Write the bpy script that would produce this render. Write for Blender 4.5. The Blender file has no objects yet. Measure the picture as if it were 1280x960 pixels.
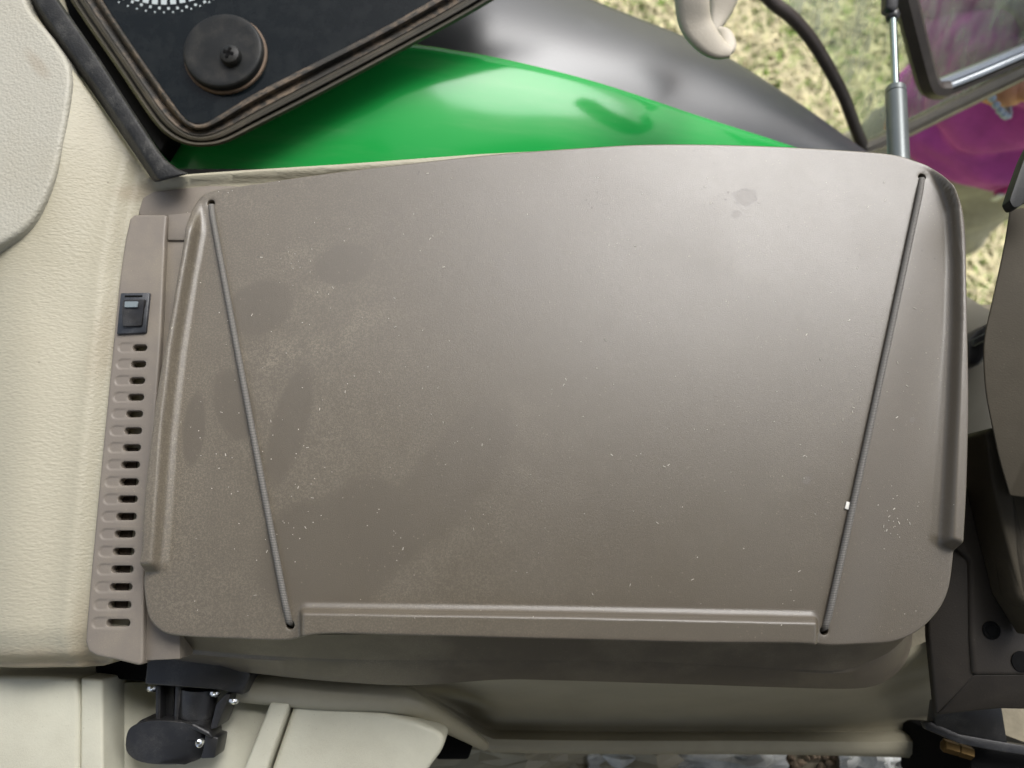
import bpy, bmesh, math, random
import numpy as np
from mathutils import Vector, Matrix

random.seed(7); np.random.seed(7)
scene = bpy.context.scene
COL = scene.collection

# ------------------------------------------------------------------ camera
FPX = 962.0                                   # focal length in pixels of the 1280 px wide photo
PITCH = math.radians(78.0)
FWD = Vector((0, math.cos(PITCH), -math.sin(PITCH)))
UP = Vector((0, math.sin(PITCH), math.cos(PITCH)))
RT = Vector((1, 0, 0))
CAM = -FWD * 0.481
cam_data = bpy.data.cameras.new('camera')
cam_data.sensor_width = 36.0
cam_data.lens = FPX / 1280 * 36.0
cam_data.clip_start = 0.01; cam_data.clip_end = 500
cam_data.dof.use_dof = True
cam_data.dof.focus_distance = 0.475
cam_data.dof.aperture_fstop = 6.0
cam = bpy.data.objects.new('camera', cam_data)
COL.objects.link(cam)
cam.location = CAM
cam.rotation_euler = (math.radians(90) - PITCH, 0, 0)
scene.camera = cam

# ------------------------------------------------------------------ light
SUN_EL, SUN_AZ = math.radians(51), math.radians(33)      # azimuth from +Y towards +X
world = bpy.data.worlds.new('World'); scene.world = world
world.use_nodes = True
wn = world.node_tree.nodes; wl = world.node_tree.links
sky = wn.new('ShaderNodeTexSky'); sky.sky_type = 'NISHITA'; sky.sun_disc = False
sky.sun_elevation = SUN_EL; sky.sun_rotation = SUN_AZ
sky.air_density = 1.0; sky.dust_density = 5.0; sky.ozone_density = 0.6
hs = wn.new('ShaderNodeHueSaturation'); hs.inputs['Saturation'].default_value = 0.5
wl.new(sky.outputs[0], hs.inputs['Color'])
wl.new(hs.outputs[0], wn['Background'].inputs['Color'])
wn['Background'].inputs['Strength'].default_value = 0.12
sd = bpy.data.lights.new('sun', 'SUN'); sd.energy = 1.2; sd.angle = math.radians(28); sd.color = (0.93, 0.965, 1.0)
sun = bpy.data.objects.new('sun', sd); COL.objects.link(sun)
sdir = Vector((math.sin(SUN_AZ) * math.cos(SUN_EL), math.cos(SUN_AZ) * math.cos(SUN_EL), math.sin(SUN_EL)))
sun.rotation_euler = sdir.to_track_quat('Z', 'Y').to_euler()
sun.location = (3, 3, 4)
cy = scene.cycles
cy.max_bounces = 6; cy.diffuse_bounces = 3; cy.glossy_bounces = 3; cy.transmission_bounces = 4; cy.transparent_max_bounces = 10
cy.caustics_reflective = False; cy.caustics_refractive = False
vs = scene.view_settings
vs.view_transform = 'Standard'; vs.look = 'None'; vs.exposure = 0.94; vs.gamma = 1.0; vs.use_curve_mapping = False

# ------------------------------------------------------------------ pixel helpers (photo pixels 1280x960)
def ray(px, py):
    return RT * (px - 640) + UP * (480 - py) + FWD * FPX
def P(px, py, z=0.0):
    d = ray(px, py); t = (z - CAM.z) / d.z
    return CAM + d * t
def PD(px, py, depth):
    return CAM + ray(px, py) * (depth / FPX)
class Plane:
    def __init__(s, a, b, c):
        s.o = a; s.n = (b - a).cross(c - a).normalized()
        if s.n.z < 0: s.n = -s.n
    def p(s, px, py, off=0.0):
        d = ray(px, py); t = (s.o + s.n * off - CAM).dot(s.n) / d.dot(s.n)
        return CAM + d * t
def to_px(X, Y, Z=0.0):
    rx = X - CAM.x; ry = Y - CAM.y; rz = Z - CAM.z
    f = ry * FWD.y + rz * FWD.z
    u = ry * UP.y + rz * UP.z
    return 640 + FPX * rx / f, 480 - FPX * u / f

def smooth(pts, n=8, closed=False):
    """Catmull-Rom through a list of tuples or vectors."""
    A = np.array([tuple(p) for p in pts], float); m = len(A); out = []
    rng = range(m) if closed else range(m - 1)
    for i in rng:
        p1 = A[i]; p2 = A[(i + 1) % m]
        p0 = A[(i - 1) % m] if (closed or i > 0) else 2 * p1 - p2
        p3 = A[(i + 2) % m] if (closed or i + 2 < m) else 2 * p2 - p1
        for k in range(n):
            t = k / n
            out.append(0.5 * (2 * p1 + (p2 - p0) * t + (2 * p0 - 5 * p1 + 4 * p2 - p3) * t * t + (3 * p1 - p0 - 3 * p2 + p3) * t ** 3))
    if not closed: out.append(A[-1])
    return np.array(out)
def resample(A, n, closed=False):
    A = np.asarray(A, float)
    if closed: A = np.vstack([A, A[:1]])
    d = np.r_[0, np.cumsum(np.linalg.norm(np.diff(A, axis=0), axis=1))]
    t = np.linspace(0, d[-1], n + 1)[:-1] if closed else np.linspace(0, d[-1], n)
    return np.stack([np.interp(t, d, A[:, k]) for k in range(A.shape[1])], 1)
def sstep(x): 
    x = np.clip(x, 0, 1); return x * x * (3 - 2 * x)

# ------------------------------------------------------------------ object helpers
def thing(name, label, cat, loc=(0, 0, 0), group=None):
    o = bpy.data.objects.new(name, None); COL.objects.link(o)
    o.location = loc; o.empty_display_size = 0.02
    tag(o, label, cat, group); return o
def tag(o, label=None, cat=None, group=None, kind=None):
    if label: o['label'] = label
    if cat: o['category'] = cat
    if group: o['group'] = group
    if kind: o['kind'] = kind
    return o
def world_loc(o):
    v = Vector(o.location) if o.type == 'EMPTY' else Vector((0, 0, 0))
    return v
def obj(name, mesh, m, parent=None, sharp=35, smooth_sh=True):
    mesh.name = name
    if m: mesh.materials.append(m)
    if smooth_sh:
        for p in mesh.polygons: p.use_smooth = True
        if sharp: mesh.set_sharp_from_angle(angle=math.radians(sharp))
    o = bpy.data.objects.new(name, mesh); COL.objects.link(o)
    if parent:
        o.parent = parent
        o.matrix_parent_inverse = Matrix.Translation(-world_loc(parent))
    return o
def from_data(v, f):
    me = bpy.data.meshes.new('m'); me.from_pydata([tuple(a) for a in v], [], [tuple(int(i) for i in a) for a in f]); me.update()
    return me
def from_bm(bm, recalc=True):
    if recalc: bmesh.ops.recalc_face_normals(bm, faces=bm.faces)
    me = bpy.data.meshes.new('m'); bm.to_mesh(me); bm.free(); return me
def prism(top, depth, bevel=0.0, seg=3, down=Vector((0, 0, -1)), bottom=None):
    """closed solid between a top loop of vectors and the same loop moved down."""
    bm = bmesh.new(); top = [Vector(p) for p in top]
    a = [bm.verts.new(p) for p in top]
    b = [bm.verts.new(p) for p in (bottom or [q + down * depth for q in top])]
    n = len(a)
    bm.faces.new(a); bm.faces.new(b[::-1])
    for i in range(n): bm.faces.new((a[i], b[i], b[(i + 1) % n], a[(i + 1) % n]))
    bmesh.ops.recalc_face_normals(bm, faces=bm.faces)
    if bevel:
        bmesh.ops.bevel(bm, geom=list(bm.edges), offset=bevel, segments=seg, affect='EDGES', profile=0.5, clamp_overlap=True)
    return bm
def loft(loops, closed=True, cap0=False, cap1=False):
    n = len(loops[0]); v = []; f = []
    for L in loops: v += [tuple(p) for p in L]
    for r in range(len(loops) - 1):
        for i in range(n if closed else n - 1):
            j = (i + 1) % n
            f.append((r * n + i, r * n + j, (r + 1) * n + j, (r + 1) * n + i))
    if cap0: f.append(tuple(range(n))[::-1])
    if cap1: f.append(tuple((len(loops) - 1) * n + i for i in range(n)))
    bm = bmesh.new(); bv = [bm.verts.new(p) for p in v]
    for q in f:
        try: bm.faces.new([bv[i] for i in q])
        except ValueError: pass
    bmesh.ops.recalc_face_normals(bm, faces=bm.faces)
    return from_bm(bm, False)
def tube(pts, rad, n=12, caps=True):
    pts = [Vector(p) for p in pts]
    rads = rad if isinstance(rad, (list, tuple, np.ndarray)) else [rad] * len(pts)
    loops = []; prev = None
    for i, p in enumerate(pts):
        t = (pts[min(i + 1, len(pts) - 1)] - pts[max(i - 1, 0)]).normalized()
        if prev is None:
            u = t.orthogonal().normalized()
        else:
            u = (prev - t * prev.dot(t)).normalized()
        prev = u; w = t.cross(u)
        loops.append([p + (u * math.cos(a) + w * math.sin(a)) * rads[i] for a in [2 * math.pi * k / n for k in range(n)]])
    return loft(loops, True, caps, caps)
def lathe(c, axis, prof, n=32):
    """prof: (radius, height along axis)."""
    c = Vector(c); axis = Vector(axis).normalized(); u = axis.orthogonal().normalized(); w = axis.cross(u)
    loops = [[c + axis * h + (u * math.cos(2 * math.pi * k / n) + w * math.sin(2 * math.pi * k / n)) * max(r, 1e-5) for k in range(n)] for r, h in prof]
    return loft(loops, True, True, True)
def join_bm(parts):
    bm = bmesh.new()
    for me in parts:
        bm.from_mesh(me); 
    return bm
def rbox(c, sx, sy, sz, bev=0.002, rz=0, seg=2):
    c = Vector(c); M = Matrix.Rotation(rz, 3, 'Z')
    top = [c + M @ Vector((a * sx / 2, b * sy / 2, sz / 2)) for a, b in ((-1, -1), (1, -1), (1, 1), (-1, 1))]
    return prism(top, sz, bev, seg)

# ---- dense height-field patch with a clean outline, round-over rings and real holes
def seg_dist(X, Y, poly, closed=True):
    n = len(poly); best = np.full(X.shape, 1e9); bx = np.zeros_like(X); by = np.zeros_like(Y); nx = np.zeros_like(X); ny = np.zeros_like(Y)
    for i in range(n if closed else n - 1):
        x0, y0 = poly[i]; x1, y1 = poly[(i + 1) % n]
        dx, dy = x1 - x0, y1 - y0; L = dx * dx + dy * dy
        if L < 1e-16: continue
        t = np.clip(((X - x0) * dx + (Y - y0) * dy) / L, 0, 1)
        qx = x0 + t * dx; qy = y0 + t * dy; d = (X - qx) ** 2 + (Y - qy) ** 2
        m = d < best
        best = np.where(m, d, best); bx = np.where(m, qx, bx); by = np.where(m, qy, by)
        l = math.sqrt(L); nx = np.where(m, dy / l, nx); ny = np.where(m, -dx / l, ny)
    return np.sqrt(best), bx, by, nx, ny
def inside(X, Y, poly):
    r = np.zeros(X.shape, bool); n = len(poly)
    for i in range(n):
        x0, y0 = poly[i]; x1, y1 = poly[(i + 1) % n]
        if y0 == y1: continue
        c = ((y0 > Y) != (y1 > Y)) & (X < (x1 - x0) * (Y - y0) / (y1 - y0) + x0)
        r ^= c
    return r
def ccw(poly):
    a = 0.5 * np.sum(poly[:, 0] * np.roll(poly[:, 1], -1) - np.roll(poly[:, 0], -1) * poly[:, 1])
    return poly if a > 0 else poly[::-1]
def patch(poly, step, hfun, rings=(), holes=()):
    """poly Nx2 world outline (the flat part); rings: (outward, dz or ('abs', z)); holes: stadiums (x0,y0,x1,y1,r,depth).
    returns verts, faces"""
    poly = ccw(np.asarray(poly, float))
    lo = poly.min(0) - 2 * step; hi = poly.max(0) + 2 * step
    xs = np.arange(lo[0], hi[0], step); ys = np.arange(lo[1], hi[1], step)
    X, Y = np.meshgrid(xs, ys); sh = X.shape
    ins = inside(X, Y, poly); d, qx, qy, nx, ny = seg_dist(X, Y, poly)
    sdm = np.where(ins, d, -d)
    ok = sdm > -0.4 * step
    cell = ok[:-1, :-1] & ok[1:, :-1] & ok[:-1, 1:] & ok[1:, 1:]
    def hole_d(h, X, Y):
        x0, y0, x1, y1, r = h[:5]; dx, dy = x1 - x0, y1 - y0; L = dx * dx + dy * dy + 1e-18
        t = np.clip(((X - x0) * dx + (Y - y0) * dy) / L, 0, 1); cx = x0 + t * dx; cy = y0 + t * dy
        return np.hypot(X - cx, Y - cy) - r, cx, cy
    inhole = np.full(sh, -1, int)
    for k, h in enumerate(holes):
        hd, _, _ = hole_d(h, X, Y); inhole[hd < 0.45 * step] = k
    hc = inhole >= 0
    cell &= ~(hc[:-1, :-1] | hc[1:, :-1] | hc[:-1, 1:] | hc[1:, 1:])
    used = np.zeros(sh, bool)
    for a, b in ((0, 0), (0, 1), (1, 0), (1, 1)):
        used[a:sh[0] - 1 + a, b:sh[1] - 1 + b] |= cell
    idx = np.full(sh, -1, int); idx[used] = np.arange(used.sum())
    I, J = np.nonzero(cell)
    F = np.stack([idx[I, J], idx[I, J + 1], idx[I + 1, J + 1], idx[I + 1, J]], 1)
    VX = X[used].copy(); VY = Y[used].copy(); Q = np.stack([qx[used], qy[used]], 1); NRM = np.stack([nx[used], ny[used]], 1)
    # boundary edges
    E = {}
    for f in F:
        for a, b in ((f[0], f[1]), (f[1], f[2]), (f[2], f[3]), (f[3], f[0])):
            if (b, a) in E: del E[(b, a)]
            else: E[(a, b)] = 1
    nxt = {}
    for a, b in E: nxt.setdefault(a, []).append(b)
    loops = []
    while nxt:
        s = next(iter(nxt)); L = [s]; c = nxt[s].pop()
        if not nxt[s]: del nxt[s]
        while c != s and c in nxt:
            L.append(c); n2 = nxt[c].pop()
            if not nxt[c]: del nxt[c]
            c = n2
        loops.append(L)
    extraV = []; extraF = []; base = len(VX)
    ringjobs = []
    for L in loops:
        cx = np.array([VX[i] for i in L]); cy = np.array([VY[i] for i in L])
        hk = -1
        for k, h in enumerate(holes):
            hd, _, _ = hole_d(h, cx, cy)
            if hd.max() < 3.0 * step: hk = k
        if hk < 0:
            for i in L: VX[i], VY[i] = Q[i]
            N = NRM[L]
            for _ in range(4): N = (np.roll(N, 1, 0) + N * 2 + np.roll(N, -1, 0)); N /= np.linalg.norm(N, axis=1)[:, None]
            ringjobs.append((L, N, None))
        else:
            h = holes[hk]; hd, hx, hy = hole_d(h, cx, cy)
            N = np.stack([cx - hx, cy - hy], 1); N /= np.linalg.norm(N, axis=1)[:, None] + 1e-12
            for q, i in enumerate(L):
                VX[i] = hx[q] + N[q, 0] * h[4]; VY[i] = hy[q] + N[q, 1] * h[4]
            ringjobs.append((L, -N, h))
    VZ = hfun(VX, VY)
    V = list(np.stack([VX, VY, VZ], 1)); FF = [tuple(f) for f in F]
    for L, N, h in ringjobs:
        rg = rings if h is None else [(0.0003, -0.0001), (0.0005, -0.0006), (0.0005, -h[5])]
        prev = L
        for off, dz in rg:
            cur = []
            for q, i in enumerate(L):
                z = dz[1] if isinstance(dz, tuple) else V[i][2] + dz
                V.append(np.array([V[i][0] + N[q, 0] * off, V[i][1] + N[q, 1] * off, z])); cur.append(len(V) - 1)
            m = len(L)
            for q in range(m):
                FF.append((prev[q], cur[q], cur[(q + 1) % m], prev[(q + 1) % m]))
            prev = cur
    return V, FF
def split_faces(V, F, label):
    """label: list of group ids per face -> dict id -> mesh; the pieces keep the normals of the whole"""
    out = {}
    full = from_data(V, F); nv = [tuple(v.normal) for v in full.vertices]
    for g in sorted(set(label)):
        fs = [f for f, l in zip(F, label) if l == g]
        ids = sorted({i for f in fs for i in f}); mp = {i: k for k, i in enumerate(ids)}
        me = out[g] = from_data([V[i] for i in ids], [[mp[i] for i in f] for f in fs])
        for p in me.polygons: p.use_smooth = True
        me.normals_split_custom_set_from_vertices([nv[i] for i in ids])
    return out
def inset(poly, d):
    poly = ccw(np.asarray(poly, float)); t = np.roll(poly, -1, 0) - np.roll(poly, 1, 0)
    n = np.stack([t[:, 1], -t[:, 0]], 1); n /= np.linalg.norm(n, axis=1)[:, None] + 1e-12
    return poly - n * d
def fillet(r, k=5, drop=None):
    R = [(r * math.sin(a), -(r - r * math.cos(a))) for a in [math.pi / 2 * (i + 1) / k for i in range(k)]]
    if drop is not None: R.append((r, drop))
    return R

# ------------------------------------------------------------------ materials
class NT:
    def __init__(s, name):
        s.m = bpy.data.materials.new(name); s.m.use_nodes = True
        s.t = s.m.node_tree; s.n = s.t.nodes; s.l = s.t.links
        s.b = s.n['Principled BSDF']; s.tc = s.n.new('ShaderNodeTexCoord').outputs['Object']
    def set(s, k, v):
        i = s.b.inputs[k]
        if isinstance(v, bpy.types.NodeSocket): s.l.new(v, i)
        else: i.default_value = v if not (isinstance(v, tuple) and len(v) == 3) else (*v, 1)
    def noise(s, scale, detail=3, rough=0.6, stretch=None, out='Fac'):
        x = s.n.new('ShaderNodeTexNoise'); x.inputs['Scale'].default_value = scale; x.inputs['Detail'].default_value = detail; x.inputs['Roughness'].default_value = rough
        s.l.new(s.map(stretch), x.inputs['Vector']); return x.outputs[out]
    def map(s, stretch=None, loc=(0, 0, 0), rot=(0, 0, 0)):
        if stretch is None and loc == (0, 0, 0): return s.tc
        mp = s.n.new('ShaderNodeMapping'); mp.inputs['Scale'].default_value = stretch or (1, 1, 1); mp.inputs['Location'].default_value = loc; mp.inputs['Rotation'].default_value = rot
        s.l.new(s.tc, mp.inputs['Vector']); return mp.outputs[0]
    def voro(s, scale, stretch=None, feature='F1', out='Distance', rnd=1.0):
        x = s.n.new('ShaderNodeTexVoronoi'); x.feature = feature; x.inputs['Scale'].default_value = scale; x.inputs['Randomness'].default_value = rnd
        s.l.new(s.map(stretch), x.inputs['Vector']); return x.outputs[out]
    def ramp(s, sock, a, b, lo=0.0, hi=1.0):
        x = s.n.new('ShaderNodeMapRange'); x.interpolation_type = 'SMOOTHSTEP'
        for k, v in zip(('From Min', 'From Max', 'To Min', 'To Max'), (a, b, lo, hi)): x.inputs[k].default_value = v
        s.l.new(sock, x.inputs['Value']); return x.outputs[0]
    def math(s, op, a, b=None, clamp=False):
        x = s.n.new('ShaderNodeMath'); x.operation = op; x.use_clamp = clamp
        for i, v in enumerate((a, b)):
            if v is None: continue
            if isinstance(v, (int, float)): x.inputs[i].default_value = v
            else: s.l.new(v, x.inputs[i])
        return x.outputs[0]
    def mix(s, fac, a, b):
        x = s.n.new('ShaderNodeMix'); x.data_type = 'RGBA'
        for k, v in ((0, fac), (6, a), (7, b)):
            if isinstance(v, bpy.types.NodeSocket): s.l.new(v, x.inputs[k])
            else: x.inputs[k].default_value = (*v, 1) if isinstance(v, tuple) else v
        return x.outputs[2]
    def bump(s, h, strength, dist, prev=None):
        x = s.n.new('ShaderNodeBump'); x.inputs['Strength'].default_value = strength; x.inputs['Distance'].default_value = dist
        s.l.new(h, x.inputs['Height'])
        if prev: s.l.new(prev, x.inputs['Normal'])
        return x.outputs[0]
    def ellipse(s, cx, cy, rx, ry, ang=0, soft=0.25, wob=0.0):
        """mask 1 inside an ellipse in the XY plane, soft edge, wobbly outline"""
        sp = s.n.new('ShaderNodeSeparateXYZ'); s.l.new(s.tc, sp.inputs[0])
        dx = s.math('SUBTRACT', sp.outputs[0], cx); dy = s.math('SUBTRACT', sp.outputs[1], cy)
        c, q = math.cos(ang), math.sin(ang)
        u = s.math('DIVIDE', s.math('ADD', s.math('MULTIPLY', dx, c), s.math('MULTIPLY', dy, q)), rx)
        v = s.math('DIVIDE', s.math('SUBTRACT', s.math('MULTIPLY', dy, c), s.math('MULTIPLY', dx, q)), ry)
        r = s.math('SQRT', s.math('ADD', s.math('MULTIPLY', u, u), s.math('MULTIPLY', v, v)))
        if wob:
            if not hasattr(s, 'wn'): s.wn = s.noise(45, 2)
            nz = s.wn; r = s.math('ADD', r, s.math('MULTIPLY', s.math('SUBTRACT', nz, 0.5), wob))
        return s.ramp(r, 1 - soft, 1 + soft, 1, 0), r

def plain(name, col, rough=0.5, grain=None, dust=None, var=0.0, metal=0.0, spec=0.5, coat=0.0, alpha=None):
    """grain=(scale,strength,dist); dust=(colour, amount, patch scale)"""
    t = NT(name); c = col
    if var:
        c = t.mix(t.ramp(t.noise(25, 4), 0.3, 0.7), tuple(x * (1 - var) for x in col), tuple(min(1, x * (1 + var)) for x in col))
    r = rough
    if dust:
        dc, am, sc = dust
        big = t.ramp(t.noise(sc, 5, 0.65), 0.42, 0.7)
        fine = t.ramp(t.noise(1400, 2, 0.7), 0.45, 0.62)
        mask = t.math('MULTIPLY', t.math('MULTIPLY_ADD', fine, 0.7) if False else t.math('ADD', t.math('MULTIPLY', fine, 0.6), 0.4), t.math('MULTIPLY', big, am), True)
        spk = t.math('MULTIPLY', t.ramp(t.voro(260), 0.07, 0.12, 1, 0), t.ramp(t.noise(40, 2), 0.45, 0.6))
        mask = t.math('MAXIMUM', mask, t.math('MULTIPLY', spk, min(1, am * 1.2)))
        c = t.mix(mask, c, dc); r = t.ramp(mask, 0, 1, rough, min(1, rough + 0.35))
    t.set('Base Color', c); t.set('Roughness', r); t.set('Metallic', metal); t.set('Specular IOR Level', spec)
    if coat: t.set('Coat Weight', coat); t.set('Coat Roughness', 0.04)
    if grain: t.set('Normal', t.bump(t.noise(grain[0], 2, 0.5), grain[1], grain[2]))
    return t.m

TAUPE = (0.092, 0.077, 0.057)
DUSTC = (0.30, 0.26, 0.185)
def lid_material():
    t = NT('taupe_plastic_lid')
    # finger-wiped dust: big soft patches, broken up finely
    n1 = t.ramp(t.noise(7.5, 4, 0.62, (1, 1.3, 1)), 0.47, 0.66)
    n2 = t.ramp(t.noise(34, 4, 0.6), 0.30, 0.62)
    sp = t.n.new('ShaderNodeSeparateXYZ'); t.l.new(t.tc, sp.inputs[0])
    left = t.ramp(t.math('ADD', sp.outputs[0], t.math('MULTIPLY', sp.outputs[1], 0.35)), -0.17, 0.06, 1.0, 0.22)
    fine = t.ramp(t.noise(900, 3, 0.8), 0.44, 0.62)
    dust = t.math('MULTIPLY', t.math('MAXIMUM', t.math('MULTIPLY', t.math('MULTIPLY', n1, n2), 0.75), t.ramp(t.noise(70, 3, 0.7), 0.2, 0.8, 0.22, 0.46)), left)
    rim, _ = t.ellipse(P(215, 560).x, P(215, 560).y, 0.03, 0.12, 0.1, 0.7, 0.5)
    dust = t.math('MAXIMUM', dust, t.math('MULTIPLY', rim, 0.5))
    # wiped clean marks
    for px, py, rx, ry, an, wb in ((242, 535, 0.0068, 0.023, 0.0, 0.1), (292, 505, 0.012, 0.024, 0.35, 0.3), (362, 530, 0.011, 0.038, -0.2, 0.3), (415, 690, 0.046, 0.034, 0.2, 0.3), (325, 385, 0.022, 0.018, 0.6, 0.5), (470, 650, 0.02, 0.03, 0.5, 0.4), (560, 600, 0.06, 0.022, 0.9, 0.5), (430, 330, 0.02, 0.014, 0.2, 0.4)):
        c = P(px, py); e, _ = t.ellipse(c.x, c.y, rx, ry, an, 0.16, wb)
        dust = t.math('MULTIPLY', dust, t.math('SUBTRACT', 1.0, t.math('MULTIPLY', e, 0.85)))
    dustf = t.math('MULTIPLY', dust, t.math('ADD', t.math('MULTIPLY', fine, 0.9), 0.1), True)
    spk = t.math('MULTIPLY', t.ramp(t.voro(330), 0.10, 0.16, 1, 0), t.ramp(t.noise(60, 3), 0.50, 0.62))
    spk2 = t.math('MULTIPLY', t.ramp(t.voro(150), 0.05, 0.075, 1, 0), t.ramp(t.noise(22, 3), 0.46, 0.56))
    spk = t.math('MAXIMUM', spk, spk2)
    fac = t.math('MAXIMUM', t.math('MULTIPLY', dustf, 0.64), t.math('MULTIPLY', spk, 0.30))
    base = t.mix(t.noise(12, 4), tuple(x * 0.93 for x in TAUPE), tuple(x * 1.07 for x in TAUPE))
    col = t.mix(fac, base, DUSTC)
    # dried water spots: matt film with a darker ring
    wet = None; ring = None
    for px, py, r in ((932, 245, 0.0080), (921, 267, 0.0034), (660, 330, 0.02), (1079, 322, 0.0014), (1008, 600, 0.0026), (1145, 523, 0.0020)):
        c = P(px, py); e, rr = t.ellipse(c.x, c.y, r, r * 0.85, 0.3, 0.16, 0.0)
        rr = t.math('ADD', rr, t.math('MULTIPLY', t.math('SUBTRACT', t.noise(230, 2), 0.5), 1.0)); e = t.ramp(rr, 0.8, 1.15, 1, 0)
        rg = t.math('MULTIPLY', t.ramp(rr, 0.72, 0.95), t.ramp(rr, 0.95, 1.15, 1, 0))
        k = 0.4 if px == 660 else 1.0
        e = t.math('MULTIPLY', e, k)
        wet = e if wet is None else t.math('MAXIMUM', wet, e)
        if k == 1.0: ring = rg if ring is None else t.math('MAXIMUM', ring, rg)
    col = t.mix(t.math('MULTIPLY', wet, 0.40), col, (0.13, 0.115, 0.10))
    col = t.mix(t.math('MULTIPLY', ring, 0.50), col, (0.08, 0.068, 0.055))
    # pitted grime dots in the sheen
    pit = t.math('MULTIPLY', t.ramp(t.voro(210), 0.11, 0.2, 1, 0), t.ramp(t.noise(26, 4), 0.56, 0.66))
    pit = t.math('MULTIPLY', pit, t.ramp(sp.outputs[1], 0.03, 0.1))
    col = t.mix(t.math('MULTIPLY', pit, 0.55), col, (0.05, 0.043, 0.036))
    t.set('Base Color', col)
    rough = t.ramp(t.noise(9, 5, 0.6), 0.3, 0.7, 0.31, 0.37)
    rough = t.math('ADD', rough, t.math('MULTIPLY', fac, 0.35)); rough = t.math('ADD', rough, t.math('ADD', t.math('MULTIPLY', wet, 0.07), t.math('MULTIPLY', pit, 0.14)), True)
    t.set('Roughness', rough); t.set('Specular IOR Level', 0.78)
    t.set('Normal', t.bump(t.noise(1900, 3, 0.7), 0.36, 0.0004))
    return t.m

M = {}
M['lid'] = lid_material()
M['taupe'] = plain('taupe_plastic', TAUPE, 0.45, (1150, 0.15, 0.0006), (DUSTC, 0.35, 18))
M['vent'] = plain('taupe_vent_plastic', (0.165, 0.142, 0.118), 0.5, (1150, 0.12, 0.0006), (DUSTC, 0.4, 22))
M['brown_dark'] = plain('dark_brown_plastic', (0.024, 0.020, 0.016), 0.55, (900, 0.15, 0.0006), ((0.12, 0.10, 0.08), 0.2, 16), spec=0.3)
M['olive_dark'] = plain('dark_olive_plastic', (0.045, 0.037, 0.024), 0.65, (900, 0.15, 0.0006), ((0.14, 0.12, 0.09), 0.2, 12), spec=0.25)
M['black'] = plain('black_plastic', (0.014, 0.014, 0.015), 0.38, (800, 0.12, 0.0005), ((0.22, 0.21, 0.19), 0.22, 40))
M['black_bar'] = plain('weathered_black_bar', (0.010, 0.010, 0.0095), 0.5, (700, 0.4, 0.0007), ((0.15, 0.145, 0.13), 0.3, 70), spec=0.3)
M['void'] = plain('gap_and_part_black', (0.004, 0.004, 0.004), 0.8, spec=0.1)  # black for shaded gaps and holes, also for a few black parts
M['duct'] = plain('duct_shade_black', (0.004, 0.004, 0.004), 0.8, spec=0.1)
M['foam'] = plain('brown_foam', (0.045, 0.032, 0.022), 0.9, (300, 0.8, 0.003), None, 0.3)
M['switch'] = plain('switch_plastic', (0.018, 0.021, 0.026), 0.4, (900, 0.1, 0.0005), ((0.2, 0.2, 0.2), 0.3, 60))
M['lens'] = plain('grey_lens', (0.16, 0.19, 0.20), 0.2)
M['zinc'] = plain('zinc_screw', (0.72, 0.74, 0.76), 0.22, (900, 0.2, 0.0004), None, 0.1, 1.0)
M['brass'] = plain('brass_fitting', (0.13, 0.085, 0.035), 0.5, None, None, 0.25, 1.0)
M['steel_rod'] = plain('steel_rod', (0.26, 0.31, 0.30), 0.25, None, None, 0.05, 1.0)
M['steel_tube'] = plain('painted_steel_tube', (0.10, 0.115, 0.115), 0.3, None, ((0.3, 0.3, 0.28), 0.25, 40), 0, 0.3)
M['debris'] = plain('white_chip', (0.72, 0.70, 0.64), 0.6)
M['speck'] = plain('pale_dust', (0.46, 0.43, 0.37), 0.8, None, None, 0.3)
M['roof'] = plain('shade_panel_lining', (0.11, 0.105, 0.095), 0.9, None, None, 0.1)
M['tray'] = plain('beige_hard_plastic', (0.54, 0.525, 0.42), 0.5, (700, 0.2, 0.0006), ((0.22, 0.18, 0.11), 0.28, 14), 0.05)
M['sill'] = plain('beige_sill_plastic', (0.31, 0.285, 0.21), 0.45, (500, 0.12, 0.0006), ((0.24, 0.2, 0.13), 0.3, 9), 0.06)
M['floor'] = plain('cab_floor_mat', (0.20, 0.175, 0.12), 0.8, (300, 0.5, 0.001), ((0.3, 0.26, 0.19), 0.5, 10), 0.2)
M['handle'] = plain('beige_handle', (0.42, 0.38, 0.31), 0.55, (600, 0.25, 0.0008), None, 0.05)
M['seal_dark'] = plain('brown_edge_seal', (0.045, 0.034, 0.029), 0.42, None, ((0.18, 0.16, 0.14), 0.3, 20))
M['rail'] = plain('greige_rail', (0.30, 0.27, 0.22), 0.4, None, ((0.42, 0.38, 0.3), 0.3, 25), 0.1)
M['alu'] = plain('pale_trim', (0.50, 0.53, 0.56), 0.3, None, None, 0.08, 0.5)

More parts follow.
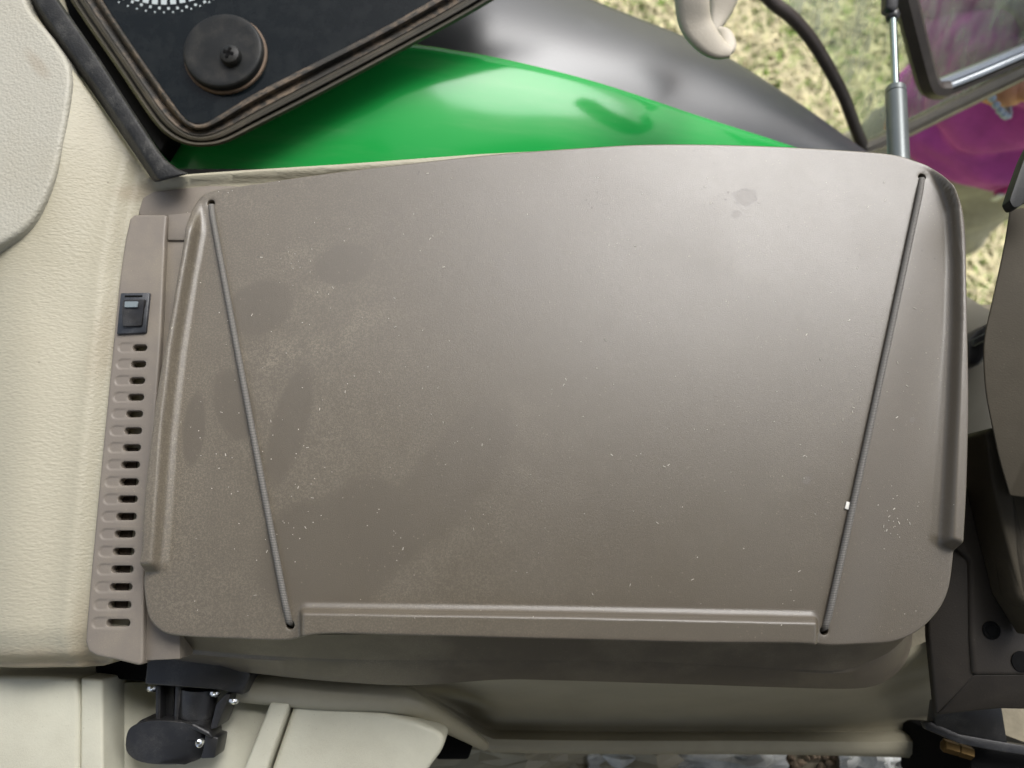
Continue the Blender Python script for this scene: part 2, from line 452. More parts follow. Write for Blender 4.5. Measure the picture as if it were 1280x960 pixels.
def leather(name, col, stretch, strength):
    t = NT(name)
    a = t.voro(620, stretch, 'SMOOTH_F1'); b = t.noise(520, 3, 0.55, stretch)
    h = t.math('ADD', t.math('MULTIPLY', a, 0.8), t.math('MULTIPLY', b, 0.7))
    grime = t.math('MULTIPLY', t.ramp(t.noise(5, 5, 0.6), 0.45, 0.75), 0.35)
    c = t.mix(grime, t.mix(t.noise(16, 4), tuple(x * 0.95 for x in col), tuple(x * 1.04 for x in col)), tuple(x * y for x, y in zip(col, (0.82, 0.76, 0.62))))
    dot = t.math('MULTIPLY', t.ramp(t.voro(75), 0.045, 0.07, 1, 0), t.ramp(t.noise(30, 2), 0.56, 0.64))
    c = t.mix(t.math('MULTIPLY', dot, 0.6), c, (0.13, 0.10, 0.07))
    for px, py, rx, ry, an, k in ((40, 836, 0.075, 0.010, 0.0, 0.55), (172, 238, 0.012, 0.006, 0.4, 0.4), (135, 420, 0.008, 0.03, -0.15, 0.22), (108, 800, 0.009, 0.03, 0, 0.3), (70, 104, 0.012, 0.004, -0.9, 0.3)):
        q = P(px, py, -0.015); e, _ = t.ellipse(q.x, q.y, rx, ry, an, 0.6, 0.5)
        c = t.mix(t.math('MULTIPLY', e, k), c, (0.20, 0.145, 0.085))
    t.set('Base Color', c); t.set('Roughness', 0.5); t.set('Specular IOR Level', 0.35)
    t.set('Normal', t.bump(h, strength, 0.0012)); return t.m
M['leather'] = leather('beige_leather', (0.335, 0.312, 0.236), (0.55, 1.25, 1), 0.30)
M['pad'] = leather('grey_beige_leather', (0.33, 0.317, 0.265), (0.9, 1.0, 1), 0.42)

def green_paint():
    t = NT('green_paint')
    c = t.mix(t.noise(8, 3), (0.013, 0.275, 0.052), (0.017, 0.31, 0.06))
    dust = t.math('MULTIPLY', t.ramp(t.noise(6, 5, 0.6, (1, 6, 1)), 0.45, 0.8), 0.16)
    spk = t.math('MULTIPLY', t.ramp(t.voro(90), 0.03, 0.06, 1, 0), t.ramp(t.noise(20, 2), 0.55, 0.65))
    c = t.mix(t.math('MAXIMUM', dust, t.math('MULTIPLY', spk, 0.3)), c, (0.26, 0.36, 0.22))
    t.set('Base Color', c); t.set('Roughness', 0.13); t.set('Specular IOR Level', 0.22)
    t.set('Normal', t.bump(t.noise(14, 2), 0.03, 0.01)); return t.m
M['green'] = green_paint()
def fender_black():
    t = NT('grey_black_fender_plastic')
    d = t.math('MULTIPLY', t.ramp(t.noise(18, 5, 0.65, (1, 1.5, 1)), 0.55, 0.8), 0.10)
    t.set('Base Color', t.mix(d, (0.026, 0.029, 0.033), (0.16, 0.17, 0.18))); t.set('Roughness', 0.40); t.set('Specular IOR Level', 0.9)
    t.set('Normal', t.bump(t.noise(500, 2), 0.1, 0.0008)); return t.m
M['fender'] = fender_black()
def dirty_seal():
    t = NT('dusty_rubber_seal')
    d = t.ramp(t.noise(22, 6, 0.65), 0.40, 0.62); f = t.ramp(t.noise(160, 3), 0.35, 0.65)
    t.set('Base Color', t.mix(t.math('MULTIPLY', d, f), (0.026, 0.024, 0.020), (0.14, 0.105, 0.072))); t.set('Roughness', 0.7)
    t.set('Normal', t.bump(t.noise(260, 3), 0.4, 0.001)); return t.m
M['seal'] = dirty_seal()
M['seal_rubber'] = plain('olive_rubber_seal', (0.040, 0.036, 0.026), 0.55, (500, 0.2, 0.0006), ((0.16, 0.13, 0.09), 0.35, 25))
M['frit'] = plain('black_frit_glass', (0.004, 0.006, 0.007), 0.14, None, ((0.16, 0.17, 0.16), 0.05, 60), spec=0.2)
M['cap_black'] = plain('black_cap_plastic', (0.006, 0.007, 0.007), 0.5, (700, 0.15, 0.0005), ((0.18, 0.16, 0.13), 0.12, 60), spec=0.25)
M['frit_dot'] = plain('clear_frit_window', (0.36, 0.40, 0.40), 0.3)
M['cap_dirt'] = plain('dusty_cap_rim', (0.13, 0.09, 0.06), 0.8, None, None, 0.3)
def clear_glass(name, tint, refl):
    t = NT(name)
    nt = t.t; nodes = t.n; out = nodes['Material Output']; nodes.remove(t.b)
    tr = nodes.new('ShaderNodeBsdfTransparent'); tr.inputs[0].default_value = (*tint, 1)
    gl = nodes.new('ShaderNodeBsdfGlossy'); gl.inputs['Roughness'].default_value = 0.03
    df = nodes.new('ShaderNodeBsdfDiffuse'); df.inputs[0].default_value = (0.8, 0.84, 0.7, 1)
    fr = nodes.new('ShaderNodeFresnel'); fr.inputs[0].default_value = 1.18
    m1 = nodes.new('ShaderNodeMixShader'); m2 = nodes.new('ShaderNodeMixShader')
    sm = t.ramp(t.noise(18, 5, 0.65, (3, 1, 1)), 0.35, 0.75, 0.02, refl)
    t.l.new(sm, m1.inputs[0]); t.l.new(tr.outputs[0], m1.inputs[1]); t.l.new(df.outputs[0], m1.inputs[2])
    t.l.new(fr.outputs[0], m2.inputs[0]); t.l.new(m1.outputs[0], m2.inputs[1]); t.l.new(gl.outputs[0], m2.inputs[2])
    t.l.new(m2.outputs[0], out.inputs['Surface']); return t.m
M['glass'] = clear_glass('dusty_door_glass', (0.90, 0.95, 0.88), 0.45)
M['glass2'] = clear_glass('framed_pane_glass', (0.90, 0.93, 0.90), 0.14)
def strap_mat():
    t = NT('grey_braided_elastic')
    w = t.n.new('ShaderNodeTexWave'); w.wave_type = 'BANDS'; w.bands_direction = 'Y'; w.inputs['Scale'].default_value = 330; w.inputs['Distortion'].default_value = 0.8
    t.l.new(t.map((1.0, 1, 1)), w.inputs['Vector'])
    t.set('Base Color', t.mix(w.outputs['Fac'], (0.07, 0.065, 0.058), (0.17, 0.16, 0.142))); t.set('Roughness', 0.6)
    t.set('Normal', t.bump(w.outputs['Fac'], 0.5, 0.0004)); return t.m
M['strap'] = strap_mat()
def ground_mat():
    t = NT('dry_grass_ground')
    a = t.ramp(t.noise(3.2, 5, 0.6), 0.42, 0.58); b = t.ramp(t.noise(28, 5, 0.7), 0.35, 0.65)
    c = t.mix(a, (0.46, 0.42, 0.22), (0.20, 0.30, 0.07)); c = t.mix(t.math('MULTIPLY', b, 0.6), c, (0.72, 0.62, 0.38))
    t.set('Base Color', c); t.set('Roughness', 0.95); t.set('Normal', t.bump(t.noise(60, 5, 0.7), 0.7, 0.02)); return t.m
M['ground'] = ground_mat()
M['straw'] = plain('straw', (0.66, 0.59, 0.36), 0.8, None, None, 0.3)
M['blade'] = plain('grass_blade', (0.22, 0.36, 0.05), 0.6, None, None, 0.4)
M['jacket'] = plain('magenta_jacket', (0.46, 0.075, 0.40), 0.75, (160, 0.25, 0.003), None, 0.15)
M['zip'] = plain('magenta_zip_tape', (0.46, 0.035, 0.27), 0.6)
M['trouser'] = plain('grey_beige_trousers', (0.34, 0.32, 0.26), 0.85, (220, 0.3, 0.002), None, 0.15)
M['skin'] = plain('skin', (0.55, 0.27, 0.17), 0.5)
M['hair'] = plain('dark_hair', (0.03, 0.02, 0.015), 0.5)
M['bracelet'] = plain('pale_blue_beads', (0.35, 0.45, 0.62), 0.3)
def brown_sheet_mat():
    t = NT('brown_purple_band')
    sp = t.n.new('ShaderNodeSeparateXYZ'); t.l.new(t.tc, sp.inputs[0])
    z = t.math('ADD', sp.outputs[2], t.math('MULTIPLY', t.noise(9, 2), 0.03))
    band = t.math('MULTIPLY', t.ramp(z, -0.325, -0.315), t.ramp(z, -0.275, -0.26, 1, 0))
    c = t.mix(t.ramp(t.noise(20, 3, 0.6, (4, 4, 0.4)), 0.5, 0.7), (0.36, 0.27, 0.19), (0.48, 0.34, 0.33))
    t.set('Base Color', t.mix(band, c, (0.22, 0.13, 0.27))); t.set('Roughness', 0.85); return t.m
M['brown_sheet'] = brown_sheet_mat()
M['wrap'] = plain('crumpled_clear_wrap', (0.55, 0.56, 0.54), 0.25, None, None, 0.35)
M['crumbs'] = plain('brown_crumbs', (0.20, 0.15, 0.10), 0.9, None, None, 0.5)

# ================================================================== LARGE STRUCTURE
GZ = -1.5
g = obj('ground', from_data([(-60, -60, GZ), (60, -60, GZ), (60, 60, GZ), (-60, 60, GZ)], [(0, 1, 2, 3)]), M['ground'], None, None); tag(g, 'dry straw and green grass ground outside the cab', 'ground', kind='structure')
# added unseen cab roof: outer edge shaped to shade the inner half of the lid
rl = [(-0.5, -0.9), (0.95, -0.9), (0.95, 0.38), (0.62, 0.43), (0.38, 0.36), (0.20, 0.30), (0.02, 0.27), (-0.25, 0.42), (-0.62, 0.46), (-0.62, 0.2)]
rf = obj('added_shade_roof', from_bm(prism([Vector((x, y, 1.08)) for x, y in rl], 0.10, 0.02, 3)), M['roof']); tag(rf, 'unseen cab roof added above the console to shade it', 'roof', kind='structure')

ow_ = obj('added_shade_wall', from_bm(prism([Vector((-0.15, -0.62, 0.32)), Vector((0.95, -0.62, 0.32)), Vector((0.95, -0.74, 0.32)), Vector((-0.15, -0.74, 0.32))], 0.62, 0.03, 3)), M['roof']); tag(ow_, 'unseen dark wall added opposite the window to shade the console front', 'wall', kind='structure')  # added unseen block, keeps low sky light off the console front
# ================================================================== STORAGE CONSOLE (lid, ridges, straps, shell)
con = thing('storage_console', 'large taupe plastic console box with ridged lid and two elastic straps', 'console box', P(700, 500, -0.30))
RH = 0.0100
R_ = lambda px, py: P(px, py, RH)
L_ = lambda px, py: P(px, py, -0.0015)
outl = [L_(300, 232), L_(268, 237), L_(250, 246), P(239, 260, 0.001), P(233, 278, 0.0065), R_(228, 300), R_(221, 340), R_(212, 394), R_(203.5, 440), R_(195, 490), R_(184.5, 570), R_(178, 630), R_(174.5, 690),
        L_(179, 722), L_(180.5, 750), L_(184.5, 770), L_(194, 784), L_(210, 793), L_(240, 796.5), L_(290, 798.5), L_(360, 800), R_(400, 793), R_(520, 795), R_(700, 799.5), R_(880, 804), R_(1000, 805),
        L_(1035, 807), L_(1077, 806.5), L_(1119, 804), L_(1150, 792), L_(1175, 769), L_(1190, 742), L_(1196, 709),
        R_(1213, 665), R_(1216, 600), R_(1218, 500), R_(1216.5, 400), R_(1215, 330), R_(1214, 296), R_(1209.5, 264), P(1200, 241, 0.0088), P(1183, 222.5, 0.004), L_(1162, 208), L_(1138, 197.5), L_(1116, 192), L_(1080, 188.5), L_(984, 183), L_(880, 180), L_(800, 180.5), L_(737, 184), L_(625, 192), L_(512, 204), L_(400, 217.5)]
lid_out = smooth([(p.x, p.y) for p in outl], 6, True)
FR = 0.0014
lid_in = inset(lid_out, FR)

def line_sd(X, Y, pts):
    """signed distance to an open polyline in pixel space (left of travel = positive)"""
    best = np.full(X.shape, 1e9); sg = np.ones(X.shape)
    for (x0, y0), (x1, y1) in zip(pts[:-1], pts[1:]):
        dx, dy = x1 - x0, y1 - y0; L = dx * dx + dy * dy
        t = np.clip(((X - x0) * dx + (Y - y0) * dy) / L, 0, 1)
        d = (X - x0 - t * dx) ** 2 + (Y - y0 - t * dy) ** 2
        c = dx * (Y - y0) - dy * (X - x0)
        m = d < best - 1e-9; best = np.where(m, d, best); sg = np.where(m, np.sign(c), sg)
    return np.sqrt(best) * sg
RL_b = [(259, 250), (257, 290), (252, 320), (246.5, 347), (233.5, 440), (222, 540), (214, 667), (208, 740)]
RL_t = [(247, 250), (245, 290), (240.5, 315), (235, 347), (219, 440), (207.5, 540), (198, 667), (191, 740)]
RR_b = [(1128, 198), (1158, 215), (1172, 237), (1182, 262), (1186.5, 300), (1187.5, 330), (1186, 400), (1179, 499), (1166, 656), (1160, 720)]
RR_t = [(1131, 192), (1165, 209), (1181, 232), (1191.5, 262), (1196.5, 300), (1198.5, 330), (1199, 400), (1196, 500), (1189.5, 656), (1187, 720)]
RF_b = [(330, 752), (384, 753), (700, 757.5), (1012, 763.5), (1060, 764)]
RF_t = [(330, 765), (384, 766), (700, 770.5), (1012, 777.5), (1060, 778)]
def prof(s):        # concave foot, steep face, rounded shoulder
    s = np.clip(s, 0, 1)
    return np.interp(s, [0, 0.05, 0.12, 0.50, 0.56, 0.64, 0.82, 0.88, 0.94, 1.0], [0, 0.004, 0.016, 0.13, 0.17, 0.30, 0.80, 0.91, 0.975, 1.0])
def ridge_parts(X, Y):
    px, py = to_px(X, Y)
    sb = line_sd(px, py, RL_b); st = line_sd(px, py, RL_t); s = sb / np.maximum(sb - st, 1e-6)
    left = prof(np.where(sb < 0, 0, s)) * sstep((py - 250) / 48) * sstep((718 - py) / 16)
    sb = -line_sd(px, py, RR_b); st = -line_sd(px, py, RR_t); s = sb / np.maximum(sb - st, 1e-6)
    right = prof(np.where(sb < 0, 0, s)) * sstep((py - 200) / 42) * sstep((690 + (px - 1196) * 0.35 - py) / 15)
    sb = line_sd(px, py, RF_b); st = line_sd(px, py, RF_t); s = sb / np.maximum(sb - st, 1e-6)
    front = prof(np.where(sb < 0, 0, s)) * sstep((px - 373) / 11) * sstep((1024 - px) / 12)
    return left, right, front, px, py
def lid_h(X, Y):
    l, r, f, px, py = ridge_parts(X, Y)
    # very shallow crown of the moulded panel
    crown = -0.0012 * ((px - 700) / 500) ** 2 - 0.0010 * ((py - 500) / 300) ** 2
    # slight fall to the right of the right strap
    fall = -0.0042 * sstep((px - 1085 + (py - 500) * 0.22) / 90) * sstep((py - 200) / 120)
    return np.maximum(np.maximum(l, r), f) * RH + crown + fall
hp = [(262.5, 252.5), (362, 782), (1154.5, 219.5), (1031.5, 789)]
holes = []
for a, b in hp:
    c = P(a, b); holes.append((c.x, c.y, c.x + 1e-6, c.y, 0.0029, 0.014))
V, F = patch(lid_in, 0.00095, lid_h, fillet(FR, 5, ('abs', -0.014)) + [(FR - 0.003, ('abs', -0.014))], holes)
VA = np.array(V); cen = np.array([VA[list(f)].mean(0) for f in F])
pl, pr, pf, cpx, cpy = ridge_parts(cen[:, 0], cen[:, 1])
lab = np.zeros(len(F), int)
lab[pl > 0.01] = 1; lab[pr > 0.01] = 2; lab[pf > 0.01] = 3
parts = split_faces(V, F, list(lab))
lid = obj('lid', parts[0], M['lid'], con, None)
for k, nm in ((1, 'edge_ridge'), (2, 'edge_ridge'), (3, 'edge_ridge')):
    obj(nm, parts[k], M['lid'], con, None)
# elastic straps
for (a, b), (c, d) in ((hp[0], hp[1]), (hp[2], hp[3])):
    A = P(a, b); B = P(c, d); t = (B - A).normalized()
    n = 60; pts = [A + Vector((0, 0, -0.012)), A + t * 0.0012 + Vector((0, 0, -0.0045)), A + t * 0.0028 + Vector((0, 0, -0.0008))]
    for k in range(n + 1):
        q = A.lerp(B, k / n); 
        q = q + t * (0.0046 * (1 - k / n) - 0.0046 * (k / n))
        e = min(k, n - k)
        X = np.array([q.x]); Y = np.array([q.y]); base = float(lid_h(X, Y)[0])
        q.z = base + 0.0019 - (0.0014 if e == 0 else 0.0004 if e == 1 else 0)
        pts.append(q)
    pts += [B - t * 0.0028 + Vector((0, 0, -0.0008)), B - t * 0.0012 + Vector((0, 0, -0.0045)), B + Vector((0, 0, -0.012))]
    obj('elastic_strap', tube(pts, 0.0019, 12), M['strap'], con, 60)
# shell under the lid
def loop_from(base_off, front_px, z, n=260):
    """lid outline moved in, with the front stretch replaced by a traced edge at height z"""
    o = inset(lid_out, base_off)
    px, py = to_px(o[:, 0], o[:, 1], 0.0)
    keep = ~((py > 700) & (px > 150))
    pts = [tuple(o[i]) for i in range(len(o)) if keep[i]]
    o = np.array(pts); 
    # rotate so the gap is at the ends
    d = np.linalg.norm(np.roll(o, -1, 0) - o, axis=1); k = int(np.argmax(d)); o = np.roll(o, -(k + 1), 0)
    fr = np.array([(P(a, b, z).x, P(a, b, z).y) for a, b in front_px])
    if np.linalg.norm(o[-1] - fr[0]) > np.linalg.norm(o[-1] - fr[-1]): fr = fr[::-1]
    full = np.vstack([o, smooth(fr, 6)])
    r = resample(full, n, True)
    k = int(np.argmax(r[:, 1] + 0.001 * r[:, 0])); r = np.roll(r, -k, 0)
    r = ccw(r)
    return [Vector((x, y, z)) for x, y in r]
A0 = loop_from(0.0035, [(186, 740), (188, 765), (200, 783), (222, 789), (360, 793), (700, 792), (1000, 797), (1100, 797), (1145, 780), (1175, 750), (1186, 715)], -0.0135)
A1 = loop_from(0.006, [(190, 740), (190, 775), (205, 800), (240, 812), (420, 824), (662, 825.5), (800, 827), (912, 832), (1020, 838), (1058, 836), (1098, 822), (1122, 807), (1142, 780), (1152, 740)], -0.034)
A2 = loop_from(0.008, [(190, 740), (188, 778), (196, 804), (235, 817), (420, 829), (662, 828.5), (800, 830), (912, 835), (1022, 841), (1062, 840), (1100, 828), (1124, 812), (1142, 780), (1150, 740)], -0.037)
A3 = loop_from(0.010, [(184, 740), (180, 790), (186, 822), (240, 832), (330, 843), (400, 850.5), (494, 856.5), (550, 855), (625, 849.5), (700, 850.5), (880, 856), (969, 859), (1062, 861), (1100, 855), (1126, 836), (1138, 812), (1142, 780), (1146, 740)], -0.060)
A4 = loop_from(0.016, [(188, 740), (184, 790), (192, 818), (240, 828), (330, 839), (400, 846), (494, 852), (550, 851), (625, 846), (700, 847), (880, 852), (969, 855), (1062, 857), (1096, 851), (1120, 833), (1131, 812), (1134, 780), (1138, 740)], -0.063)
A5 = [Vector((p.x * 0.93 + 0.002, p.y * 0.88, -0.16)) for p in A4]
A1b = [Vector((p.x * 0.992, p.y * 0.985, -0.0365)) for p in A1]
obj('shell', loft([A0, A1, A1b], True), M['taupe'], con, 50)
A2b = [Vector((p.x * 0.985, p.y * 0.975, -0.0345)) for p in A2]
obj('base_pan', loft([A2b, A2, A3, A4, A5], True, False, True), M['taupe'], con, 30)

# ================================================================== VENT PANEL WITH SWITCH
VZ_ = -0.010
vent = thing('vent_panel', 'taupe slotted vent strip with rocker switch beside beige leather trim', 'vent panel', P(150, 560, -0.05))
def rail_x(y, pts):
    ys = [p[1] for p in pts]; xs = [p[0] for p in pts]; return np.interp(y, ys, xs)
vL = [(161, 268), (150, 340), (140, 440), (125, 592), (113, 720), (107, 790)]
vR = [(208, 268), (204.5, 340), (201, 420), (194, 520), (187, 620), (180, 720), (178.5, 826)]
vo = [(168, 268)] + [(162, 273)] + [(rail_x(y, vL), y) for y in range(300, 800, 25)] + [(106.5, 803), (110, 814), (120, 820), (145, 825), (178, 833)] + [(rail_x(y, vR), y) for y in range(815, 300, -25)] + [(206, 300), (208.5, 268)]
vo_w = resample(np.array([(P(a, b, VZ_).x, P(a, b, VZ_).y) for a, b in vo]), 300, True)
vin = inset(vo_w, 0.0015)
slots = []
SY = [434.5 + 20.45 * i + 0.0665 * i * i for i in range(17)]
for i, y in enumerate(SY):
    k = i / 16
    slots.append((164.2 + (130.6 - 164.2) * k, 184.6 + (164 - 184.6) * k, 148.5 + (115.5 - 148.5) * k, y, 10.6 + 1.6 * k))
vh = []; rec = []
for x0, x1, xl, y, hh in slots:
    r = hh / 2; a = P(x0 + r, y, VZ_); b = P(x1 - r, y, VZ_); c = P(xl + r, y, VZ_); rr = (P(0, y - r, VZ_) - P(0, y, VZ_)).length
    vh.append((a.x, a.y, b.x, b.y, rr * 0.93, 0.006)); rec.append((c.x, c.y, b.x, b.y, rr * 1.08))
def vent_h(X, Y):
    Z = np.full(X.shape, VZ_)
    for x0, y0, x1, y1, r in rec:
        dx, dy = x1 - x0, y1 - y0; t = np.clip(((X - x0) * dx + (Y - y0) * dy) / (dx * dx + dy * dy), 0, 1.0)
        d = np.hypot(X - x0 - t * dx, Y - y0 - t * dy) - r
        tt = np.clip(((X - x0) * dx + (Y - y0) * dy) / (dx * dx + dy * dy), 0, 1)
        Z -= 0.00055 * sstep(-d / 0.0007 + 0.5) * (1 - 0.75 * tt)
    return Z
V, F = patch(vin, 0.00062, vent_h, fillet(0.0015, 4, ('abs', VZ_ - 0.010)), vh)
obj('panel', from_data(V, F), M['vent'], vent, 50)
du = [P(140, 425, VZ_ - 0.0085), P(196, 425, VZ_ - 0.0085), P(176, 795, VZ_ - 0.0085), P(112, 795, VZ_ - 0.0085)]
obj('duct_shade_block', from_bm(prism(du, 0.03, 0.001)), M['duct'], vent)  # solid black block, the shade behind the slots is in its colour
fo = [P(158, 560, VZ_ - 0.0070), P(172, 560, VZ_ - 0.0070), P(158, 765, VZ_ - 0.0070), P(142, 765, VZ_ - 0.0070)]
obj('filter_strip', from_bm(prism(fo, 0.002, 0.0005)), M['foam'], vent)
# rocker switch
bez = [P(a, b, VZ_ + 0.0022) for a, b in ((150.5, 366), (187, 365.5), (182, 415.5), (145.5, 417.5))]
sw = obj('rocker_switch', from_bm(prism(bez, 0.006, 0.0007, 2)), M['switch'], vent)
rk_top = [P(a, b, z) for a, b, z in ((153.5, 374, VZ_ + 0.0052), (181, 373.5, VZ_ + 0.0052), (179, 386, VZ_ + 0.0040), (176.5, 407, VZ_ + 0.0042), (153, 408, VZ_ + 0.0042), (152.5, 387, VZ_ + 0.0040))]
obj('rocker', from_bm(prism(rk_top, 0.0035, 0.0008, 2)), M['black'], sw)
obj('rocker_slot', from_bm(prism([P(a, b, VZ_ + 0.00225) for a, b in ((156, 369.2), (178, 369), (178, 371.4), (156, 371.8))], 0.0002)), M['void'], sw)
obj('indicator_window', from_bm(prism([P(a, b, VZ_ + 0.0056) for a, b in ((155.5, 376.8), (172.5, 376.5), (171.5, 384), (155.2, 384.3))], 0.0012, 0.0003, 1)), M['lens'], sw)

# taupe bracket between vent strip and lid
br = thing('hinge_bracket', 'stepped taupe plastic bracket between vent strip and lid ridge', 'bracket', P(215, 400, -0.06))
pb = [(176, 272), (172, 266), (178, 246), (192, 238.5), (262, 231), (300, 232), (300, 275)]
obj('top_plate', from_bm(prism([P(a, b, -0.016) for a, b in pb], 0.03, 0.0015, 3)), M['vent'], br, 40)
pb = [(210, 268), (252, 264), (252, 300), (209, 300)]
obj('end_block', from_bm(prism([P(a, b, -0.0125) for a, b in pb], 0.02, 0.0010, 2)), M['vent'], br, 40)
pb = [(209, 299.5), (260, 299.5), (240, 500), (225, 690), (225, 824), (180.5, 826), (181.5, 720), (189, 620), (196, 520), (203, 420), (206.5, 340)]
obj('side_plate', from_bm(prism([P(a, b, -0.0145) for a, b in pb], 0.02, 0.0010, 2)), M['vent'], br, 40)
pb = [(204.5, 303), (208.5, 303), (204, 400), (200.8, 400)]

# ================================================================== BEIGE LEATHER TRIM (left)
trim = thing('side_trim', 'beige leather covered trim moulding beside the slotted vent strip', 'trim', P(60, 600, -0.10))
to = [(-120, -90), (10, -90), (36, 0), (110, 108), (190, 226), (215, 222.5), (300, 216.5), (430, 208.5), (600, 196), (720, 190), (720, 240), (420, 300), (260, 420), (215, 640), (165, 780), (128, 832), (110, 838), (0, 836), (-120, 834)]
TZ = -0.018
to_w = resample(np.array([(P(a, b, TZ).x, P(a, b, TZ).y) for a, b in to]), 420, True)
def trim_h(X, Y):
    px, py = to_px(X, Y, TZ)
    edge = np.interp(py, [200, 268, 340, 440, 592, 720, 800, 860], [182, 166, 152, 142, 127, 115, 108, 106])
    d = edge - px                                       # pixels left of the vent strip
    z = TZ + 0.007 * sstep(d / 22) + 0.012 * sstep((d - 20) / 120)
    z += 0.010 * np.exp(-((px - 100 + 0.1 * (py - 150)) / 38) ** 2) * sstep((420 - py) / 250)
    z -= 0.010 * sstep((70 - px) / 60) * sstep((330 - py) / 200)
    # soft rolls in the lower leather
    z += 0.0025 * np.sin(px / 19.0 + py / 120.0) * sstep((d - 10) / 40) * sstep((py - 330) / 150) * 0.5
    # lip behind the lid
    z += 0.006 * sstep((px - 176) / 14) * sstep((236 - 0.05 * (px - 180) - py) / 8)
    z -= 0.006 * sstep((py - 780) / 50); z -= 0.012 * sstep((py - 815) / 24)
    z -= 0.012 * sstep((60 - px) / 110)
    return z
V, F = patch(inset(to_w, 0.003), 0.0022, trim_h, fillet(0.003, 4, ('abs', -0.09)))
obj('leather_cover', from_data(V, F), M['leather'], trim, 70)
po = [(-120, -90), (10, -90), (31, 0), (58, 38), (80, 70), (87, 90), (85.5, 120), (77.5, 170), (64, 226), (37, 277), (0, 304), (-60, 330), (-120, 345)]
PZ = 0.007
po_w = resample(smooth([(P(a, b, PZ).x, P(a, b, PZ).y) for a, b in po], 5, True), 260, True)
def pad_h(X, Y):
    return PZ - 0.0 * X
pin = inset(po_w, 0.003)
V, F = patch(pin, 0.0025, pad_h, fillet(0.003, 6, ('abs', -0.02)))
obj('raised_pad', from_data(V, F), M['pad'], trim, 70)

# ================================================================== WINDOW FRAME BAR
wf = thing('window_frame', 'scratched black metal bar slanting along the beige trim', 'window frame', P(150, 150, -0.10))
bz = 0.006
lft = [(-12, -70), (31, 0), (80, 70), (110, 110), (150, 168), (192, 229)]
rgt = [(236, 217), (222, 212), (207, 201), (196, 187), (172, 150), (122, 72), (72, 0), (24, -70)]
top = [P(a + (11 if b < 190 else 7), b - 3, bz) for a, b in lft] + [P(a, b, bz) for a, b in rgt]
bot = [P(a, b, bz - 0.016) for a, b in lft] + [P(a + 2, b, bz - 0.016) for a, b in rgt]
obj('bar', from_bm(prism(top, 0, 0.0022, 3, bottom=bot)), M['black_bar'], wf, 40)
low = [P(a, b, -0.030) for a, b in ((200, 224), (240, 216.5), (330, 212.5), (470, 206.5), (640, 192), (640, 199), (470, 212.5), (330, 217), (225, 225))]
obj('lower_rail', from_bm(prism(low, 0.03, 0.001, 2)), M['black_bar'], wf, 40)
obj('channel_shade_fill', from_bm(prism([P(a, b, -0.10) for a, b in ((20, -70), (90, -70), (215, 165), (200, 190), (174, 152), (70, 0))], 0.02, 0.002, 2)), M['void'], wf, 40)  # black fill, the dark of the seal gap is in its colour

# ================================================================== OPEN DARK WINDOW
ctr = PD(285, 70, 0.625)
wpl = Plane(ctr, ctr + Vector((1, 0, 0.02)), ctr + Vector((0, 1, 0.06)))
ow = thing('open_window', 'black tinted window pane in dusty rubber seal above the green fender', 'window', ctr)
outer = smooth([(40, -80), (88, 0), (148, 88), (190, 150), (212, 172), (236, 182), (262, 183), (285, 178), (320, 161), (400, 120), (500, 66), (618, 0), (720, -70)], 10)
inner = smooth([(82, -80), (128, 0), (172, 66), (214, 126), (229, 146), (240, 154), (252, 155), (266, 149), (320, 116), (390, 80), (465, 42), (540, 0), (640, -60)], 10)
outer = resample(outer, 150); 
# match the two curves by arc position of their corners
ti = np.linspace(0, 1, 150); inner = resample(inner, 150)
def strip(a, b, u, dz):
    q = a * (1 - u) + b * u; return [wpl.p(x, y, dz) for x, y in q]
prof_seal = [(0.0, -0.010), (0.0, -0.004), (0.03, 0.001), (0.10, 0.003), (0.17, 0.001), (0.20, -0.003), (0.25, -0.003), (0.28, 0.002), (0.38, 0.003), (0.42, -0.002), (0.47, -0.002)]
obj('outer_seal', loft([strip(outer, inner, u, dz) for u, dz in prof_seal], False), M['seal_rubber'], ow, 50)
prof_in = [(0.47, -0.002), (0.50, -0.001), (0.60, -0.002), (0.72, -0.004), (0.78, 0.000), (0.84, 0.0035), (0.91, 0.004), (0.97, 0.002), (1.0, -0.006)]
obj('inner_seal', loft([strip(outer, inner, u, dz) for u, dz in prof_in], False), M['seal'], ow, 50)
gp = [wpl.p(x, y, -0.004) for x, y in inner[::3]] + [wpl.p(640, -140, -0.004), wpl.p(40, -140, -0.004)]
obj('glass', from_bm(prism(gp, 0.005)), M['frit'], ow, 30)
# printed clear squares and dots of the ceramic border
bm = bmesh.new()
def quad_at(px, py, w, h, a=0.0):
    c, s = math.cos(a), math.sin(a)
    vs_ = [bm.verts.new(wpl.p(px + (u * c - v * s), py + (u * s + v * c), -0.0035)) for u, v in ((-w, -h), (w, -h), (w, h), (-w, h))]
    bm.faces.new(vs_)
for i in range(-7, 12):
    x = 205 + i * 11.3; y = 2.5 - 0.0040 * (x - 205) ** 2; a = -0.0080 * (x - 205)
    quad_at(x, y - 1, 3.6, 4.2, a); quad_at(x + 5.6, y + 8, 1.6, 1.6, a); quad_at(x, y + 13, 1.0, 1.0, a)
    quad_at(x + 5.6, y - 11, 5.65, 5.5, a); quad_at(x, y - 24, 5.9, 8, a)
fd = obj('frit_dots', from_bm(bm), M['frit_dot'], ow, None); tag(fd, kind='stuff')
cc = wpl.p(283, 70, -0.004); cr = (wpl.p(332, 70, -0.004) - wpl.p(234, 70, -0.004)).length / 2
